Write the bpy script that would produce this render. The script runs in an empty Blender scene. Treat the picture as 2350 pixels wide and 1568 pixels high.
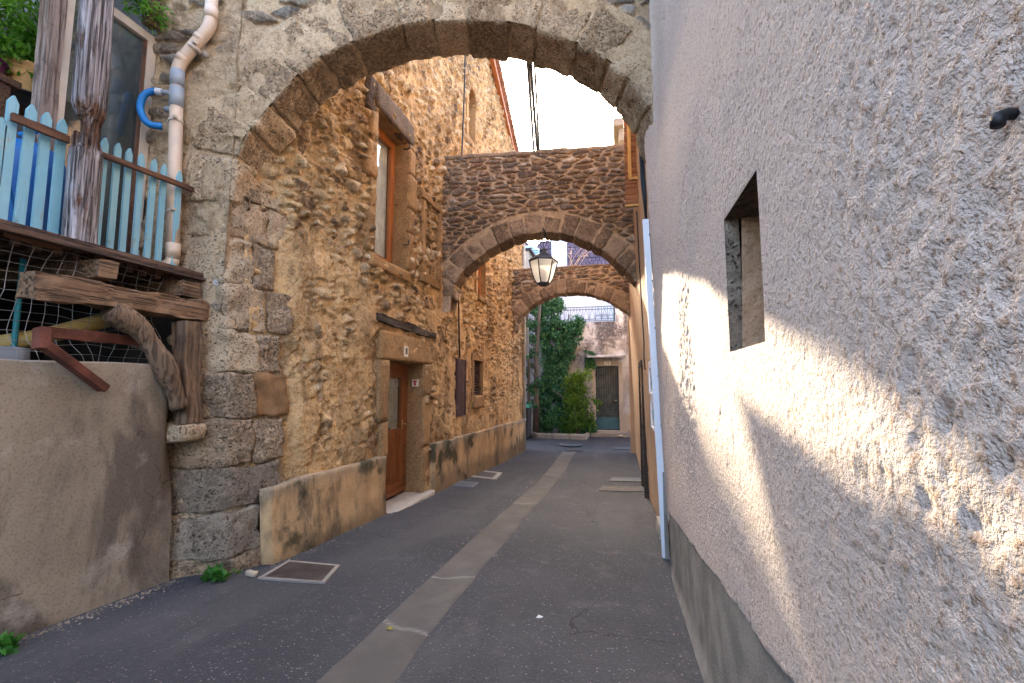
import bpy, bmesh, math, random
import numpy as np
from mathutils import Vector, Matrix
random.seed(7)
SC = bpy.context.scene
COL = SC.collection
R = math.radians

# ---------------------------------------------------------------- camera
EYE = 1.35
YAW, PITCH = 13.05, 5.5
cam_data = bpy.data.cameras.new('camera')
cam_data.sensor_width = 36.0
cam_data.lens = 16.0
cam_data.clip_start = 0.02
cam_data.clip_end = 500
cam = bpy.data.objects.new('camera', cam_data)
cam.location = (0, 0, EYE)
cam.rotation_euler = (R(90 + PITCH), 0, R(YAW))
COL.objects.link(cam)
SC.camera = cam
_y, _p = R(YAW), R(PITCH)
FW = np.array([-math.sin(_y) * math.cos(_p), math.cos(_y) * math.cos(_p), math.sin(_p)])
RT = np.array([math.cos(_y), math.sin(_y), 0.0])
UP = np.cross(RT, FW)
CP = np.array([0, 0, EYE])

# survey of the photograph: where a sight line meets a real plane (photo measured 2350 x 1568)
def _ray(x, y): return FW + RT * (x - 1175) / 1044.4 - UP * (y - 784) / 1044.4
def onX(x, y, X): d = _ray(x, y); return CP + d * (X / d[0])
def onY(x, y, Y): d = _ray(x, y); return CP + d * (Y / d[1])
def onZ(x, y, z): d = _ray(x, y); return CP + d * ((z - EYE) / d[2])
def onP(x, y, P0, ang, off=0.0):
    a = R(ang); n = np.array([-math.sin(a), math.cos(a), 0]); P0 = np.array(P0, float) + n * off
    d = _ray(x, y); return CP + d * (((P0 - CP) @ n) / (d @ n))

def gz(Y):
    """height of the street along the alley"""
    return float(np.interp(Y, _GY, _GZ))
_GY = [-60, 6, 7.5, 9, 10.5, 12, 13.2, 15.0, 15.9, 80]
_GZ = [3.0, -.30, -.366, -.412, -.44, -.45, -.45, -.33, -.28, -.28]

# ---------------------------------------------------------------- noise
def _h(i, j, k, s):
    n = (i.astype(np.int64) * 374761393 + j.astype(np.int64) * 668265263 + k.astype(np.int64) * 2147483647 + s * 974634777) & 0xffffffff
    n = ((n ^ (n >> 13)) * 1274126177) & 0xffffffff
    n = ((n ^ (n >> 16)) * 2246822519) & 0xffffffff
    return ((n ^ (n >> 15)) & 0xffffff) / float(0x1000000)
def vnoise(x, y, z, s=0):
    x, y, z = np.broadcast_arrays(np.asarray(x, float), np.asarray(y, float), np.asarray(z, float))
    i, j, k = np.floor(x).astype(np.int64), np.floor(y).astype(np.int64), np.floor(z).astype(np.int64)
    u, v, w = x - i, y - j, z - k
    u, v, w = u*u*(3-2*u), v*v*(3-2*v), w*w*(3-2*w)
    r = 0
    for a in (0, 1):
        for b in (0, 1):
            for c in (0, 1):
                r = r + _h(i+a, j+b, k+c, s) * (u if a else 1-u) * (v if b else 1-v) * (w if c else 1-w)
    return r * 2 - 1
def fbm(x, y, z, s=0, o=4):
    r, a, f, t = 0, 1.0, 1.0, 0
    for n in range(o):
        r = r + a * vnoise(np.asarray(x)*f, np.asarray(y)*f, np.asarray(z)*f, s + n*17); t += a
        a *= .5; f *= 2.03
    return r / t
def sstep(a, b, x):
    t = np.clip((x - a) / (b - a), 0, 1); return t*t*(3-2*t)
def worley(u, v, s=0, jit=.85, rows=True):
    """irregular stone cells: nearest and second distance and a random number per stone"""
    j0 = np.floor(v).astype(np.int64)
    f1 = np.full(u.shape, 9.0); f2 = np.full(u.shape, 9.0); rid = np.zeros(u.shape); rid2 = np.zeros(u.shape)
    for dj in (-1, 0, 1):
        j = j0 + dj
        off = _h(j, j*0, j*0, s+5) if rows else 0
        uu = u + off
        i0 = np.floor(uu).astype(np.int64)
        for di in (-1, 0, 1):
            i = i0 + di
            px = i + .5 + (_h(i, j, i*0, s) - .5) * jit
            py = j + .5 + (_h(i, j, i*0+1, s) - .5) * jit
            wt = .82 + .36 * _h(i, j, i*0+4, s)
            d = np.hypot(uu - px, v - py) * wt
            r1, r2 = _h(i, j, i*0+2, s), _h(i, j, i*0+3, s)
            c = d < f1
            f2 = np.where(c, f1, np.minimum(f2, d))
            rid = np.where(c, r1, rid); rid2 = np.where(c, r2, rid2)
            f1 = np.where(c, d, f1)
    return f1, f2, rid, rid2

# ---------------------------------------------------------------- objects
def tag(o, label=None, cat=None, group=None, kind=None):
    for k, v in (('label', label), ('category', cat), ('group', group), ('kind', kind)):
        if v: o[k] = v
    return o
def empty(name, loc, rz=0, label=None, cat=None, group=None):
    o = bpy.data.objects.new(name, None); COL.objects.link(o)
    o.location = loc; o.rotation_euler = (0, 0, rz); o.empty_display_size = .1
    bpy.context.view_layer.update()
    return tag(o, label, cat, group)
def link(name, me, mat, parent=None, world=True):
    o = bpy.data.objects.new(name, me); COL.objects.link(o)
    if mat is not None: me.materials.append(mat)
    if parent is not None:
        o.parent = parent
        if world:      # geometry was written in world coordinates
            chain = Matrix.Identity(4); p = parent; ms = []
            while p is not None:
                ms.append(Matrix.LocRotScale(p.location, p.rotation_euler, p.scale)); p = p.parent
            for m in reversed(ms): chain = chain @ m
            me.transform(chain.inverted())
    return o
def copy_tree(o, parent=None):
    c = o.copy(); COL.objects.link(c)
    if parent is not None: c.parent = parent
    for ch in [k for k in bpy.data.objects if k.parent == o]: copy_tree(ch, c)
    return c
def mesh_np(name, V, F, attrs=None, smooth=True):
    me = bpy.data.meshes.new(name)
    V = np.asarray(V, np.float32).reshape(-1, 3); F = np.asarray(F, np.int32).reshape(-1, 4)
    me.vertices.add(len(V)); me.vertices.foreach_set('co', V.ravel())
    me.loops.add(F.size); me.loops.foreach_set('vertex_index', F.ravel())
    me.polygons.add(len(F)); me.polygons.foreach_set('loop_start', np.arange(0, F.size, 4, dtype=np.int32))
    me.polygons.foreach_set('loop_total', np.full(len(F), 4, np.int32))
    me.polygons.foreach_set('use_smooth', np.full(len(F), smooth, bool))
    for k, a in (attrs or {}).items():
        at = me.attributes.new(k, 'FLOAT', 'POINT'); at.data.foreach_set('value', np.asarray(a, np.float32).ravel())
    me.update(calc_edges=True); me.validate()
    return me
def grid_faces(n, m, keep=None, flip=False):
    i, j = np.meshgrid(np.arange(n-1), np.arange(m-1), indexing='ij')
    a = i*m + j
    F = np.stack([a, a+m, a+m+1, a+1], -1)
    if flip: F = F[..., ::-1]
    return F[keep] if keep is not None else F.reshape(-1, 4)
class MB:
    """collects shapes for ONE mesh object; at = per-vertex random value"""
    def __init__(s): s.v = []; s.f = []; s.r = []; s.sm = []
    def add(s, V, F, r=None, smooth=False):
        b = len(s.v); s.v += [tuple(map(float, p)) for p in V]; s.f += [tuple(b + i for i in f) for f in F]
        s.r += [random.random() if r is None else r] * len(V); s.sm += [smooth] * len(F); return s
    def box(s, a, b, r=None):
        x0, y0, z0 = a; x1, y1, z1 = b
        V = [(x0,y0,z0),(x1,y0,z0),(x1,y1,z0),(x0,y1,z0),(x0,y0,z1),(x1,y0,z1),(x1,y1,z1),(x0,y1,z1)]
        return s.add(V, BOXF, r)
    def hexa(s, V, r=None): return s.add(V, BOXF, r)
    def bar(s, p, q, w, h, up=(0, 0, 1), r=None, seg=1, jit=0.0, bend=None):
        """a straight timber from p to q, w across and h along up; jit roughens it"""
        p, q = Vector(p), Vector(q); d = (q - p); L = d.length; d.normalize()
        sd = d.cross(Vector(up)).normalized(); u = sd.cross(d).normalized()
        n = 4 if jit == 0 else 12; V = []; F = []
        sq = [(-1,-1),(1,-1),(1,1),(-1,1)] if n == 4 else [(-1,-.9),(-.9,-1),(0,-1),(.9,-1),(1,-.9),(1,0),(1,.9),(.9,1),(0,1),(-.9,1),(-1,.9),(-1,0)]
        ph = random.random() * 50
        for k in range(seg + 1):
            t = k / seg; c = p + d * (L * t)
            if bend: c = c + Vector(bend(t))
            for m, (a, b) in enumerate(sq):
                g = 1 + (jit * float(fbm(t*L*6, m*.7, ph, 3, 3)) * 2 if jit else 0)
                V.append(c + sd * (a * w/2 * g) + u * (b * h/2 * g))
        for k in range(seg):
            for m in range(n):
                a = k*n + m; b = k*n + (m+1) % n; F.append((a, b, b+n, a+n))
        F.append(tuple(range(n-1, -1, -1))); F.append(tuple(seg*n + m for m in range(n)))
        return s.add(V, F, r, False)
    def tube(s, pts, rad, n=10, r=None, caps=True, smooth=True):
        pts = [Vector(p) for p in pts]; V = []; F = []
        t0 = (pts[1] - pts[0]).normalized()
        ref = Vector((0, 0, 1)) if abs(t0.z) < .9 else Vector((1, 0, 0))
        sd = t0.cross(ref).normalized()
        for k, p in enumerate(pts):
            t = (pts[min(k+1, len(pts)-1)] - pts[max(k-1, 0)]).normalized()
            sd = (sd - t * sd.dot(t)).normalized(); u = t.cross(sd)
            rr = rad[k] if isinstance(rad, (list, tuple)) else rad
            for m in range(n):
                a = 2*math.pi*m/n; V.append(p + sd*(rr*math.cos(a)) + u*(rr*math.sin(a)))
        for k in range(len(pts)-1):
            for m in range(n):
                a = k*n + m; b = k*n + (m+1) % n; F.append((a, b, b+n, a+n))
        if caps: F.append(tuple(range(n-1, -1, -1))); F.append(tuple((len(pts)-1)*n + m for m in range(n)))
        return s.add(V, F, r, smooth)
    def lathe(s, prof, c, n=28, r=None, ang=0):
        V = []; F = []
        for (rr, z) in prof:
            for m in range(n):
                a = 2*math.pi*m/n + ang; V.append((c[0]+rr*math.cos(a), c[1]+rr*math.sin(a), c[2]+z))
        for k in range(len(prof)-1):
            for m in range(n):
                a = k*n + m; b = k*n + (m+1) % n; F.append((a, b, b+n, a+n))
        F.append(tuple(range(n-1, -1, -1))); F.append(tuple((len(prof)-1)*n + m for m in range(n)))
        return s.add(V, F, r, n > 8)
    def prism(s, poly, d, r=None):
        """polygon (list of 3D points) pushed along d"""
        n = len(poly); d = Vector(d); P = [Vector(p) for p in poly]
        F = [tuple(range(n-1, -1, -1)), tuple(range(n, 2*n))] + [(k, (k+1) % n, n+(k+1) % n, n+k) for k in range(n)]
        return s.add(P + [p + d for p in P], F, r)
    def block(s, C8, n=(8, 6, 8), rad=.02, amp=.006, fr=9.0, r=None):
        """a worn stone: eight corners (order as in box), rounded edges, rough faces"""
        C8 = np.array(C8, float)
        sz = np.array([np.linalg.norm(C8[1]-C8[0]), np.linalg.norm(C8[3]-C8[0]), np.linalg.norm(C8[4]-C8[0])]) + 1e-6
        rad = min(rad, sz.min()*.45)
        idx = {}; P = []; Q = []
        def vid(a, b, c):
            k = (a, b, c)
            if k not in idx: idx[k] = len(P); P.append([2*a/n[0]-1, 2*b/n[1]-1, 2*c/n[2]-1])
            return idx[k]
        for a in range(n[0]):
            for b in range(n[1]):
                Q += [(vid(a,b,0), vid(a,b+1,0), vid(a+1,b+1,0), vid(a+1,b,0)), (vid(a,b,n[2]), vid(a+1,b,n[2]), vid(a+1,b+1,n[2]), vid(a,b+1,n[2]))]
        for a in range(n[0]):
            for c in range(n[2]):
                Q += [(vid(a,0,c), vid(a+1,0,c), vid(a+1,0,c+1), vid(a,0,c+1)), (vid(a,n[1],c), vid(a,n[1],c+1), vid(a+1,n[1],c+1), vid(a+1,n[1],c))]
        for b in range(n[1]):
            for c in range(n[2]):
                Q += [(vid(0,b,c), vid(0,b,c+1), vid(0,b+1,c+1), vid(0,b+1,c)), (vid(n[0],b,c), vid(n[0],b+1,c), vid(n[0],b+1,c+1), vid(n[0],b,c+1))]
        P = np.array(P); q = P * sz / 2
        c = np.clip(q, -(sz/2-rad), sz/2-rad); dv = q - c; ln = np.linalg.norm(dv, axis=1, keepdims=True)
        dirn = dv / np.maximum(ln, 1e-9)
        q = c + dirn * rad
        t = q / (sz/2) * .5 + .5
        x, y, z = t[:, :1], t[:, 1:2], t[:, 2:]
        W = (C8[0]*(1-x)*(1-y)*(1-z) + C8[1]*x*(1-y)*(1-z) + C8[2]*x*y*(1-z) + C8[3]*(1-x)*y*(1-z)
             + C8[4]*(1-x)*(1-y)*z + C8[5]*x*(1-y)*z + C8[6]*x*y*z + C8[7]*(1-x)*y*z)
        e = np.stack([C8[1]-C8[0], C8[3]-C8[0], C8[4]-C8[0]]) / sz[:, None]
        nw = dirn @ e
        o = random.random() * 40
        d = fbm(W[:,0]*fr+o, W[:,1]*fr, W[:,2]*fr, 11, 4) * amp * 2
        return s.add(W + nw * d[:, None], Q, r, True)
    def build(s, name, mat, parent=None, label=None):
        me = bpy.data.meshes.new(name); me.from_pydata(s.v, [], s.f)
        at = me.attributes.new('rnd', 'FLOAT', 'POINT'); at.data.foreach_set('value', np.array(s.r, np.float32))
        me.polygons.foreach_set('use_smooth', s.sm); me.update()
        o = link(name, me, mat, parent)
        if label: o['label'] = label
        return o
BOXF = [(0,3,2,1),(4,5,6,7),(0,1,5,4),(1,2,6,5),(2,3,7,6),(3,0,4,7)]
def bx(x0, x1, y0, y1, z0, z1):
    return [(x0,y0,z0),(x1,y0,z0),(x1,y1,z0),(x0,y1,z0),(x0,y0,z1),(x1,y0,z1),(x1,y1,z1),(x0,y1,z1)]
def spline(pts, n):
    """smooth curve through points, evenly spaced"""
    P = [np.array(p, float) for p in pts]; P = [2*P[0]-P[1]] + P + [2*P[-1]-P[-2]]
    out = []
    for i in range(1, len(P)-2):
        for t in np.linspace(0, 1, 24, endpoint=False):
            a, b, c, d = P[i-1], P[i], P[i+1], P[i+2]
            out.append(.5*((2*b)+(-a+c)*t+(2*a-5*b+4*c-d)*t*t+(-a+3*b-3*c+d)*t**3))
    out.append(P[-2]); out = np.array(out)
    L = np.r_[0, np.cumsum(np.linalg.norm(np.diff(out, axis=0), axis=1))]
    s = np.linspace(0, L[-1], n)
    return np.stack([np.interp(s, L, out[:, k]) for k in range(out.shape[1])], -1)
def text_mesh(txt, size, depth, font_w=.0):
    cu = bpy.data.curves.new('lettering', 'FONT'); cu.body = txt; cu.size = size; cu.extrude = depth
    cu.align_x = 'CENTER'; cu.align_y = 'CENTER'; cu.offset = font_w
    o = bpy.data.objects.new('lettering', cu); COL.objects.link(o)
    dg = bpy.context.evaluated_depsgraph_get(); me = bpy.data.meshes.new_from_object(o.evaluated_get(dg))
    bpy.data.objects.remove(o); bpy.data.curves.remove(cu)
    return me
# ---------------------------------------------------------------- materials
class NT:
    def __init__(s, name):
        s.m = bpy.data.materials.new(name); s.m.use_nodes = True; s.t = s.m.node_tree; s.t.nodes.clear()
        s.out = s.t.nodes.new('ShaderNodeOutputMaterial')
    def n(s, typ, ins=None, out=0, **pr):
        nd = s.t.nodes.new('ShaderNode' + typ)
        for k, v in pr.items(): setattr(nd, k, v)
        for k, v in (ins or {}).items():
            sk = nd.inputs[k]
            if isinstance(v, bpy.types.NodeSocket): s.t.links.new(v, sk)
            else: sk.default_value = v
        return nd.outputs[out]
    def co(s, sc=(1, 1, 1), rot=(0, 0, 0)):
        c = s.n('TexCoord', out='Object')
        return s.n('Mapping', {'Vector': c, 'Scale': sc, 'Rotation': rot})
    def noise(s, v, scale, det=4, rough=.55, dist=0, out='Fac'):
        return s.n('TexNoise', {'Vector': v, 'Scale': scale, 'Detail': det, 'Roughness': rough, 'Distortion': dist}, out)
    def voro(s, v, scale, feature='F1', out='Distance', rnd=1.0):
        return s.n('TexVoronoi', {'Vector': v, 'Scale': scale, 'Randomness': rnd}, out, feature=feature)
    def attr(s, name): return s.n('Attribute', out='Fac', attribute_name=name)
    def math(s, op, a, b=0.0, c=0.0, clamp=False):
        return s.n('Math', {0: a, 1: b, 2: c}, operation=op, use_clamp=clamp)
    def rng(s, v, a, b, c=0.0, d=1.0, smooth=True):
        return s.n('MapRange', {'Value': v, 'From Min': a, 'From Max': b, 'To Min': c, 'To Max': d},
                   interpolation_type='SMOOTHSTEP' if smooth else 'LINEAR')
    def ramp(s, f, stops, interp='LINEAR'):
        nd = s.t.nodes.new('ShaderNodeValToRGB'); cr = nd.color_ramp; cr.interpolation = interp
        while len(cr.elements) < len(stops): cr.elements.new(.5)
        for e, (p, c) in zip(cr.elements, stops): e.position = p; e.color = (*c, 1)
        s.t.links.new(f, nd.inputs[0]); return nd.outputs[0]
    def mix(s, f, a, b, mode='MIX'):
        def c4(v): return v if isinstance(v, bpy.types.NodeSocket) or len(v) == 4 else (*v, 1)
        nd = s.t.nodes.new('ShaderNodeMix'); nd.data_type = 'RGBA'; nd.blend_type = mode
        for i, v in ((0, f), (6, c4(a)), (7, c4(b))):
            if isinstance(v, bpy.types.NodeSocket): s.t.links.new(v, nd.inputs[i])
            else: nd.inputs[i].default_value = v
        return nd.outputs[2]
    def bump(s, h, dist, st=1.0, nrm=None):
        i = {'Height': h, 'Distance': dist, 'Strength': st}
        if nrm is not None: i['Normal'] = nrm
        return s.n('Bump', i)
    def fin(s, col, rough=.9, nrm=None, metal=0, spec=.3, **kw):
        i = {'Base Color': col if isinstance(col, bpy.types.NodeSocket) else (*col, 1), 'Roughness': rough, 'Metallic': metal, 'Specular IOR Level': spec}
        if nrm is not None: i['Normal'] = nrm
        i.update(kw)
        b = s.n('BsdfPrincipled', i, 'BSDF'); s.t.links.new(b, s.out.inputs['Surface']); return s.m
    def surf(s, sh): s.t.links.new(sh, s.out.inputs['Surface']); return s.m

def mat_plain(name, col, rough=.6, metal=0, var=.15, spec=.4, bump=0.0, sc=30):
    t = NT(name); v = t.co(); f = t.noise(v, sc * .2, 5)
    c = t.mix(t.rng(f, .3, .7), tuple(x*(1-var) for x in col), tuple(min(1, x*(1+var)) for x in col))
    g = t.noise(v, sc * 3, 3)
    nr = t.bump(g, bump, 1) if bump else None
    return t.fin(c, rough, nr, metal, spec)

def mat_masonry(name, stones, mortar, mortar2, plaster=None, plaster2=None, grime=(.05, .04, .03), gr=.5, pit=.5, white=0.0):
    t = NT(name); v = t.co()
    st, rn = t.attr('st'), t.attr('rnd')
    n1 = t.noise(v, 7, 6); n2 = t.noise(v, 38, 5, .65); n3 = t.noise(v, 1.1, 5, .6); n4 = t.noise(v, 120, 3, .7)
    fac = t.math('ADD', rn, t.rng(n1, .2, .8, -.13, .13))
    sc = t.ramp(fac, stones)
    sc = t.mix(t.rng(n2, .35, .75, 0, .6), sc, t.mix(.5, sc, (.1, .07, .045)))
    mc = t.mix(t.rng(n1, .35, .65), mortar, mortar2)
    c = t.mix(st, mc, sc)
    if plaster:
        pc = t.mix(t.rng(t.noise(v, 2.4, 6, .6), .35, .65), plaster, plaster2)
        c = t.mix(t.attr('pl'), c, pc)
    n5 = t.noise(t.co((1.6, 1.6, .5)), 1.5, 6, .65, .4)
    c = t.mix(t.math('MULTIPLY', t.rng(n5, .49, .60, 0, min(1, gr*1.6)), t.rng(n1, .3, .6, .3, 1)), c, t.mix(1, c, (.32, .28, .26), 'MULTIPLY'))
    g = t.math('MULTIPLY', t.rng(n3, .5, .68, 0, gr), t.rng(t.noise(v, 9, 5, .7), .3, .6, .25, 1))
    c = t.mix(g, c, grime)
    if white:
        w = t.rng(t.noise(t.co((1, 1, .6)), 2.7, 6, .65), .63, .72, 0, white)
        c = t.mix(w, c, (.62, .6, .58))
    s1 = t.noise(v, 46, 3, .75); s2 = t.noise(v, 17, 5, .7)
    c = t.mix(t.rng(s1, .5, .34, 0, .6), c, t.mix(1, c, (.42, .36, .32), 'MULTIPLY'))
    c = t.mix(t.rng(s2, .52, .66, 0, .55), c, t.mix(.55, c, (.78, .64, .46)))
    c = t.mix(t.rng(s2, .46, .34, 0, .5), c, t.mix(1, c, (.5, .42, .36), 'MULTIPLY'))
    pv = t.voro(t.n('VectorMath', {0: v, 1: t.n('VectorMath', {0: t.noise(v, 22, 2, out='Color'), 1: (.05, .05, .05)}, operation='MULTIPLY')}, operation='ADD'), 44); pm = t.math('MULTIPLY', t.rng(pv, .0, .34, 1, 0), t.rng(t.noise(v, 6, 3), .42, .62))
    c = t.mix(t.math('MULTIPLY', pm, pit), c, (.05, .035, .025))
    h = t.math('ADD', t.math('MULTIPLY', t.math('ADD', s1, s2), .55), t.math('MULTIPLY', n4, .35))
    h = t.math('SUBTRACT', h, t.math('MULTIPLY', pm, pit))
    return t.fin(c, .93, t.bump(h, .028, 1), spec=.2)

def mat_travertine(name, light, dark, black, lich=.6, pitdens=.5, zdark=0.0):
    """pitted tufa: pale crust, brown heart, black pits and lichen"""
    t = NT(name); v = t.co(); rn = t.attr('rnd')
    n1 = t.noise(v, 5, 6, .65, .6); n2 = t.noise(v, 26, 6, .75); n3 = t.noise(v, 75, 4, .75); n0 = t.noise(v, 1.7, 4)
    c = t.mix(t.rng(t.math('ADD', n1, t.rng(rn, 0, 1, -.16, .16)), .36, .66), light, dark)
    lm = t.math('MULTIPLY', t.rng(n2, .44, .54), t.rng(t.math('ADD', t.math('ADD', t.math('MULTIPLY', n0, .5), t.math('MULTIPLY', t.noise(v, 6, 5, .7), .5)), t.rng(rn, 0, 1, -.10, .10)), .42, .54))
    c = t.mix(t.math('MULTIPLY', lm, lich), c, black)
    pv = t.voro(t.n('VectorMath', {0: v, 1: t.n('VectorMath', {0: t.noise(v, 30, 2, out='Color'), 1: (.055, .055, .055)}, operation='MULTIPLY')}, operation='ADD'), 40)
    pm = t.math('MULTIPLY', t.rng(pv, .1, .36, 1, 0), t.rng(t.noise(v, 8, 4), .5 - .3*pitdens, .62 - .2*pitdens))
    c = t.mix(t.math('MULTIPLY', pm, .85), c, (.035, .025, .018))
    c = t.mix(t.rng(n3, .3, .7, 0, .4), c, t.mix(.5, c, light))
    s1 = t.noise(v, 48, 3, .75); c = t.mix(t.rng(s1, .5, .36, 0, .6), c, t.mix(1, c, (.4, .35, .31), 'MULTIPLY'))
    h = t.math('SUBTRACT', t.math('ADD', t.math('MULTIPLY', n2, .7), t.math('MULTIPLY', n3, .4)), t.math('MULTIPLY', pm, .9))
    return t.fin(c, .95, t.bump(h, .030, 1), spec=.15)

def mat_wood(name, a, b, dark, axis=2, sc=1.0, rough=.75, crack=.5, spec=.3):
    """grain runs along the given axis"""
    s = [22*sc]*3; s[axis] = 1.3*sc; s2 = [60*sc]*3; s2[axis] = 1.6*sc
    t = NT(name); v = t.co(tuple(s)); v2 = t.co(tuple(s2)); v3 = t.co()
    g = t.noise(v, 1, 6, .6, .6); g2 = t.noise(v2, 1, 4, .6); blot = t.noise(v3, 6*sc, 5, .6)
    c = t.mix(t.rng(g, .32, .68), a, b)
    c = t.mix(t.rng(blot, .52, .7, 0, .65), c, dark)
    c = t.mix(t.rng(g2, .52, .66, 0, crack), c, tuple(x*.35 for x in dark))
    c = t.mix(t.rng(t.attr('rnd'), 0, 1, 0, .35, False), c, t.mix(1, c, (.62, .58, .55), 'MULTIPLY'))
    h = t.math('ADD', t.math('MULTIPLY', g, .5), t.rng(g2, .5, .64, 0, -.8))
    return t.fin(c, rough, t.bump(h, .016 if crack > .45 else .006, 1), spec=spec)

def mat_leaf(name, a, b, c, trans=.35):
    t = NT(name); rn = t.attr('rnd'); v = t.co()
    col = t.ramp(rn, [(0, a), (.5, b), (1, c)])
    col = t.mix(t.rng(t.noise(v, 2.2, 3), .35, .65, 0, .5), col, t.mix(1, col, (.5, .55, .6), 'MULTIPLY'))
    p = t.n('BsdfPrincipled', {'Base Color': col, 'Roughness': .5, 'Specular IOR Level': .35}, 'BSDF')
    tr = t.n('BsdfTranslucent', {'Color': t.mix(1, col, (1.3, 1.4, .7), 'MULTIPLY')})
    return t.surf(t.n('MixShader', {0: trans, 1: p, 2: tr}))

def mat_glass(name, tint=(.75, .8, .82), refl=.12, rough=.02, dust=0.0):
    t = NT(name)
    fr = t.math('ADD', t.math('MULTIPLY', t.math('POWER', t.n('LayerWeight', {'Blend': .5}, 'Facing'), 4.0), .8), refl, clamp=True)
    tr = t.n('BsdfTransparent', {'Color': (*tint, 1)})
    if dust: tr = t.n('MixShader', {0: t.rng(t.noise(t.co((1, 1, .4)), 2, 5), .3, .7, dust*.5, dust*1.5), 1: tr, 2: t.n('BsdfDiffuse', {'Color': (.22, .26, .25, 1)})})
    return t.surf(t.n('MixShader', {0: fr, 1: tr, 2: t.n('BsdfGlossy', {'Color': (.9, .95, 1, 1), 'Roughness': rough})}))

M = {}
# warm rubble of the long house
M['rubble'] = mat_masonry('rubble_masonry',
    [(0, (.13, .085, .055)), (.15, (.30, .19, .10)), (.3, (.60, .41, .20)), (.5, (.74, .57, .33)), (.62, (.46, .305, .165)), (.8, (.84, .70, .47)), (.93, (.64, .43, .19)), (1, (.20, .125, .08))],
    (.54, .355, .165), (.69, .475, .245), (.72, .485, .24), (.59, .38, .175), gr=.5, pit=.8)
M['slab'] = mat_masonry('slab_masonry',
    [(0, (.09, .07, .06)), (.2, (.18, .125, .09)), (.4, (.26, .18, .12)), (.55, (.16, .145, .135)), (.7, (.31, .22, .14)), (.82, (.20, .115, .085)), (.93, (.26, .19, .13)), (1, (.55, .48, .40))],
    (.44, .325, .21), (.51, .385, .26), gr=.2, pit=.3)
M['archface'] = mat_masonry('arch_face_masonry',
    [(0, (.16, .14, .12)), (.4, (.30, .25, .19)), (.75, (.24, .19, .14)), (1, (.6, .57, .52))],
    (.61, .45, .28), (.52, .375, .22), (.59, .435, .275), (.48, .35, .21), grime=(.09, .068, .05), gr=.38, pit=.75, white=.4)
M['tufa'] = mat_travertine('pitted_tufa', (.63, .47, .30), (.42, .295, .175), (.10, .068, .045), .6, .8)
M['tufa2'] = mat_travertine('weathered_tufa', (.39, .285, .195), (.26, .185, .125), (.075, .055, .042), .65, .4)
M['greyquoin'] = mat_travertine('grey_quoin', (.40, .325, .24), (.27, .21, .15), (.085, .065, .052), .45, .35)
M['palequoin'] = mat_travertine('pale_pitted_quoin', (.55, .42, .275), (.35, .25, .16), (.06, .046, .035), .6, 1.0)
M['quoin'] = mat_travertine('quoin_stone', (.54, .405, .26), (.34, .24, .15), (.085, .06, .045), .5, .6)
M['redquoin'] = mat_plain('brown_sandstone', (.24, .135, .065), .95, var=.3, bump=.006, spec=.1)
M['dressed'] = mat_travertine('dressed_sandstone', (.47, .29, .135), (.37, .225, .105), (.10, .075, .05), .35, .1)
M['darkstone'] = mat_travertine('dark_lintel', (.17, .12, .085), (.11, .08, .06), (.04, .03, .025), .5, .2)

def m_plinth():
    t = NT('rendered_plinth'); v = t.co()
    n = t.noise(v, 2.2, 6, .6); n2 = t.noise(v, 30, 5, .7); n3 = t.noise(t.co((1, 1, .35)), 2.6, 5, .65)
    c = t.mix(t.rng(n, .35, .65), (.53, .36, .19), (.40, .265, .14))
    c = t.mix(t.rng(n3, .46, .62, 0, .85), c, (.12, .09, .058))
    c = t.mix(t.rng(t.noise(v, 1.3, 5, .65), .6, .7, 0, .6), c, (.06, .062, .03))
    c = t.mix(t.rng(t.voro(t.co((1, 1, 1)), 2.2, 'DISTANCE_TO_EDGE'), .0, .012, .35, 0), c, (.55, .42, .28))
    c = t.mix(t.math('MULTIPLY', t.attr('pl'), t.rng(n2, .35, .6)), c, (.33, .28, .215))
    zz = t.n('SeparateXYZ', {0: v}, 2)
    c = t.mix(t.math('MULTIPLY', t.rng(t.math('ADD', zz, t.math('MULTIPLY', t.noise(v, 3, 5, .65), .5)), .28, .0), .65), c, (.12, .088, .055))
    c = t.mix(t.math('MULTIPLY', t.rng(n, .50, .60), t.rng(t.noise(v, .8, 3), .5, .56, 0, .85)), c, (.05, .05, .028))
    return t.fin(c, .95, t.bump(t.math('ADD', n2, t.noise(v, 90, 2)), .008, .8), spec=.15)
M['plinth'] = m_plinth()

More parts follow.
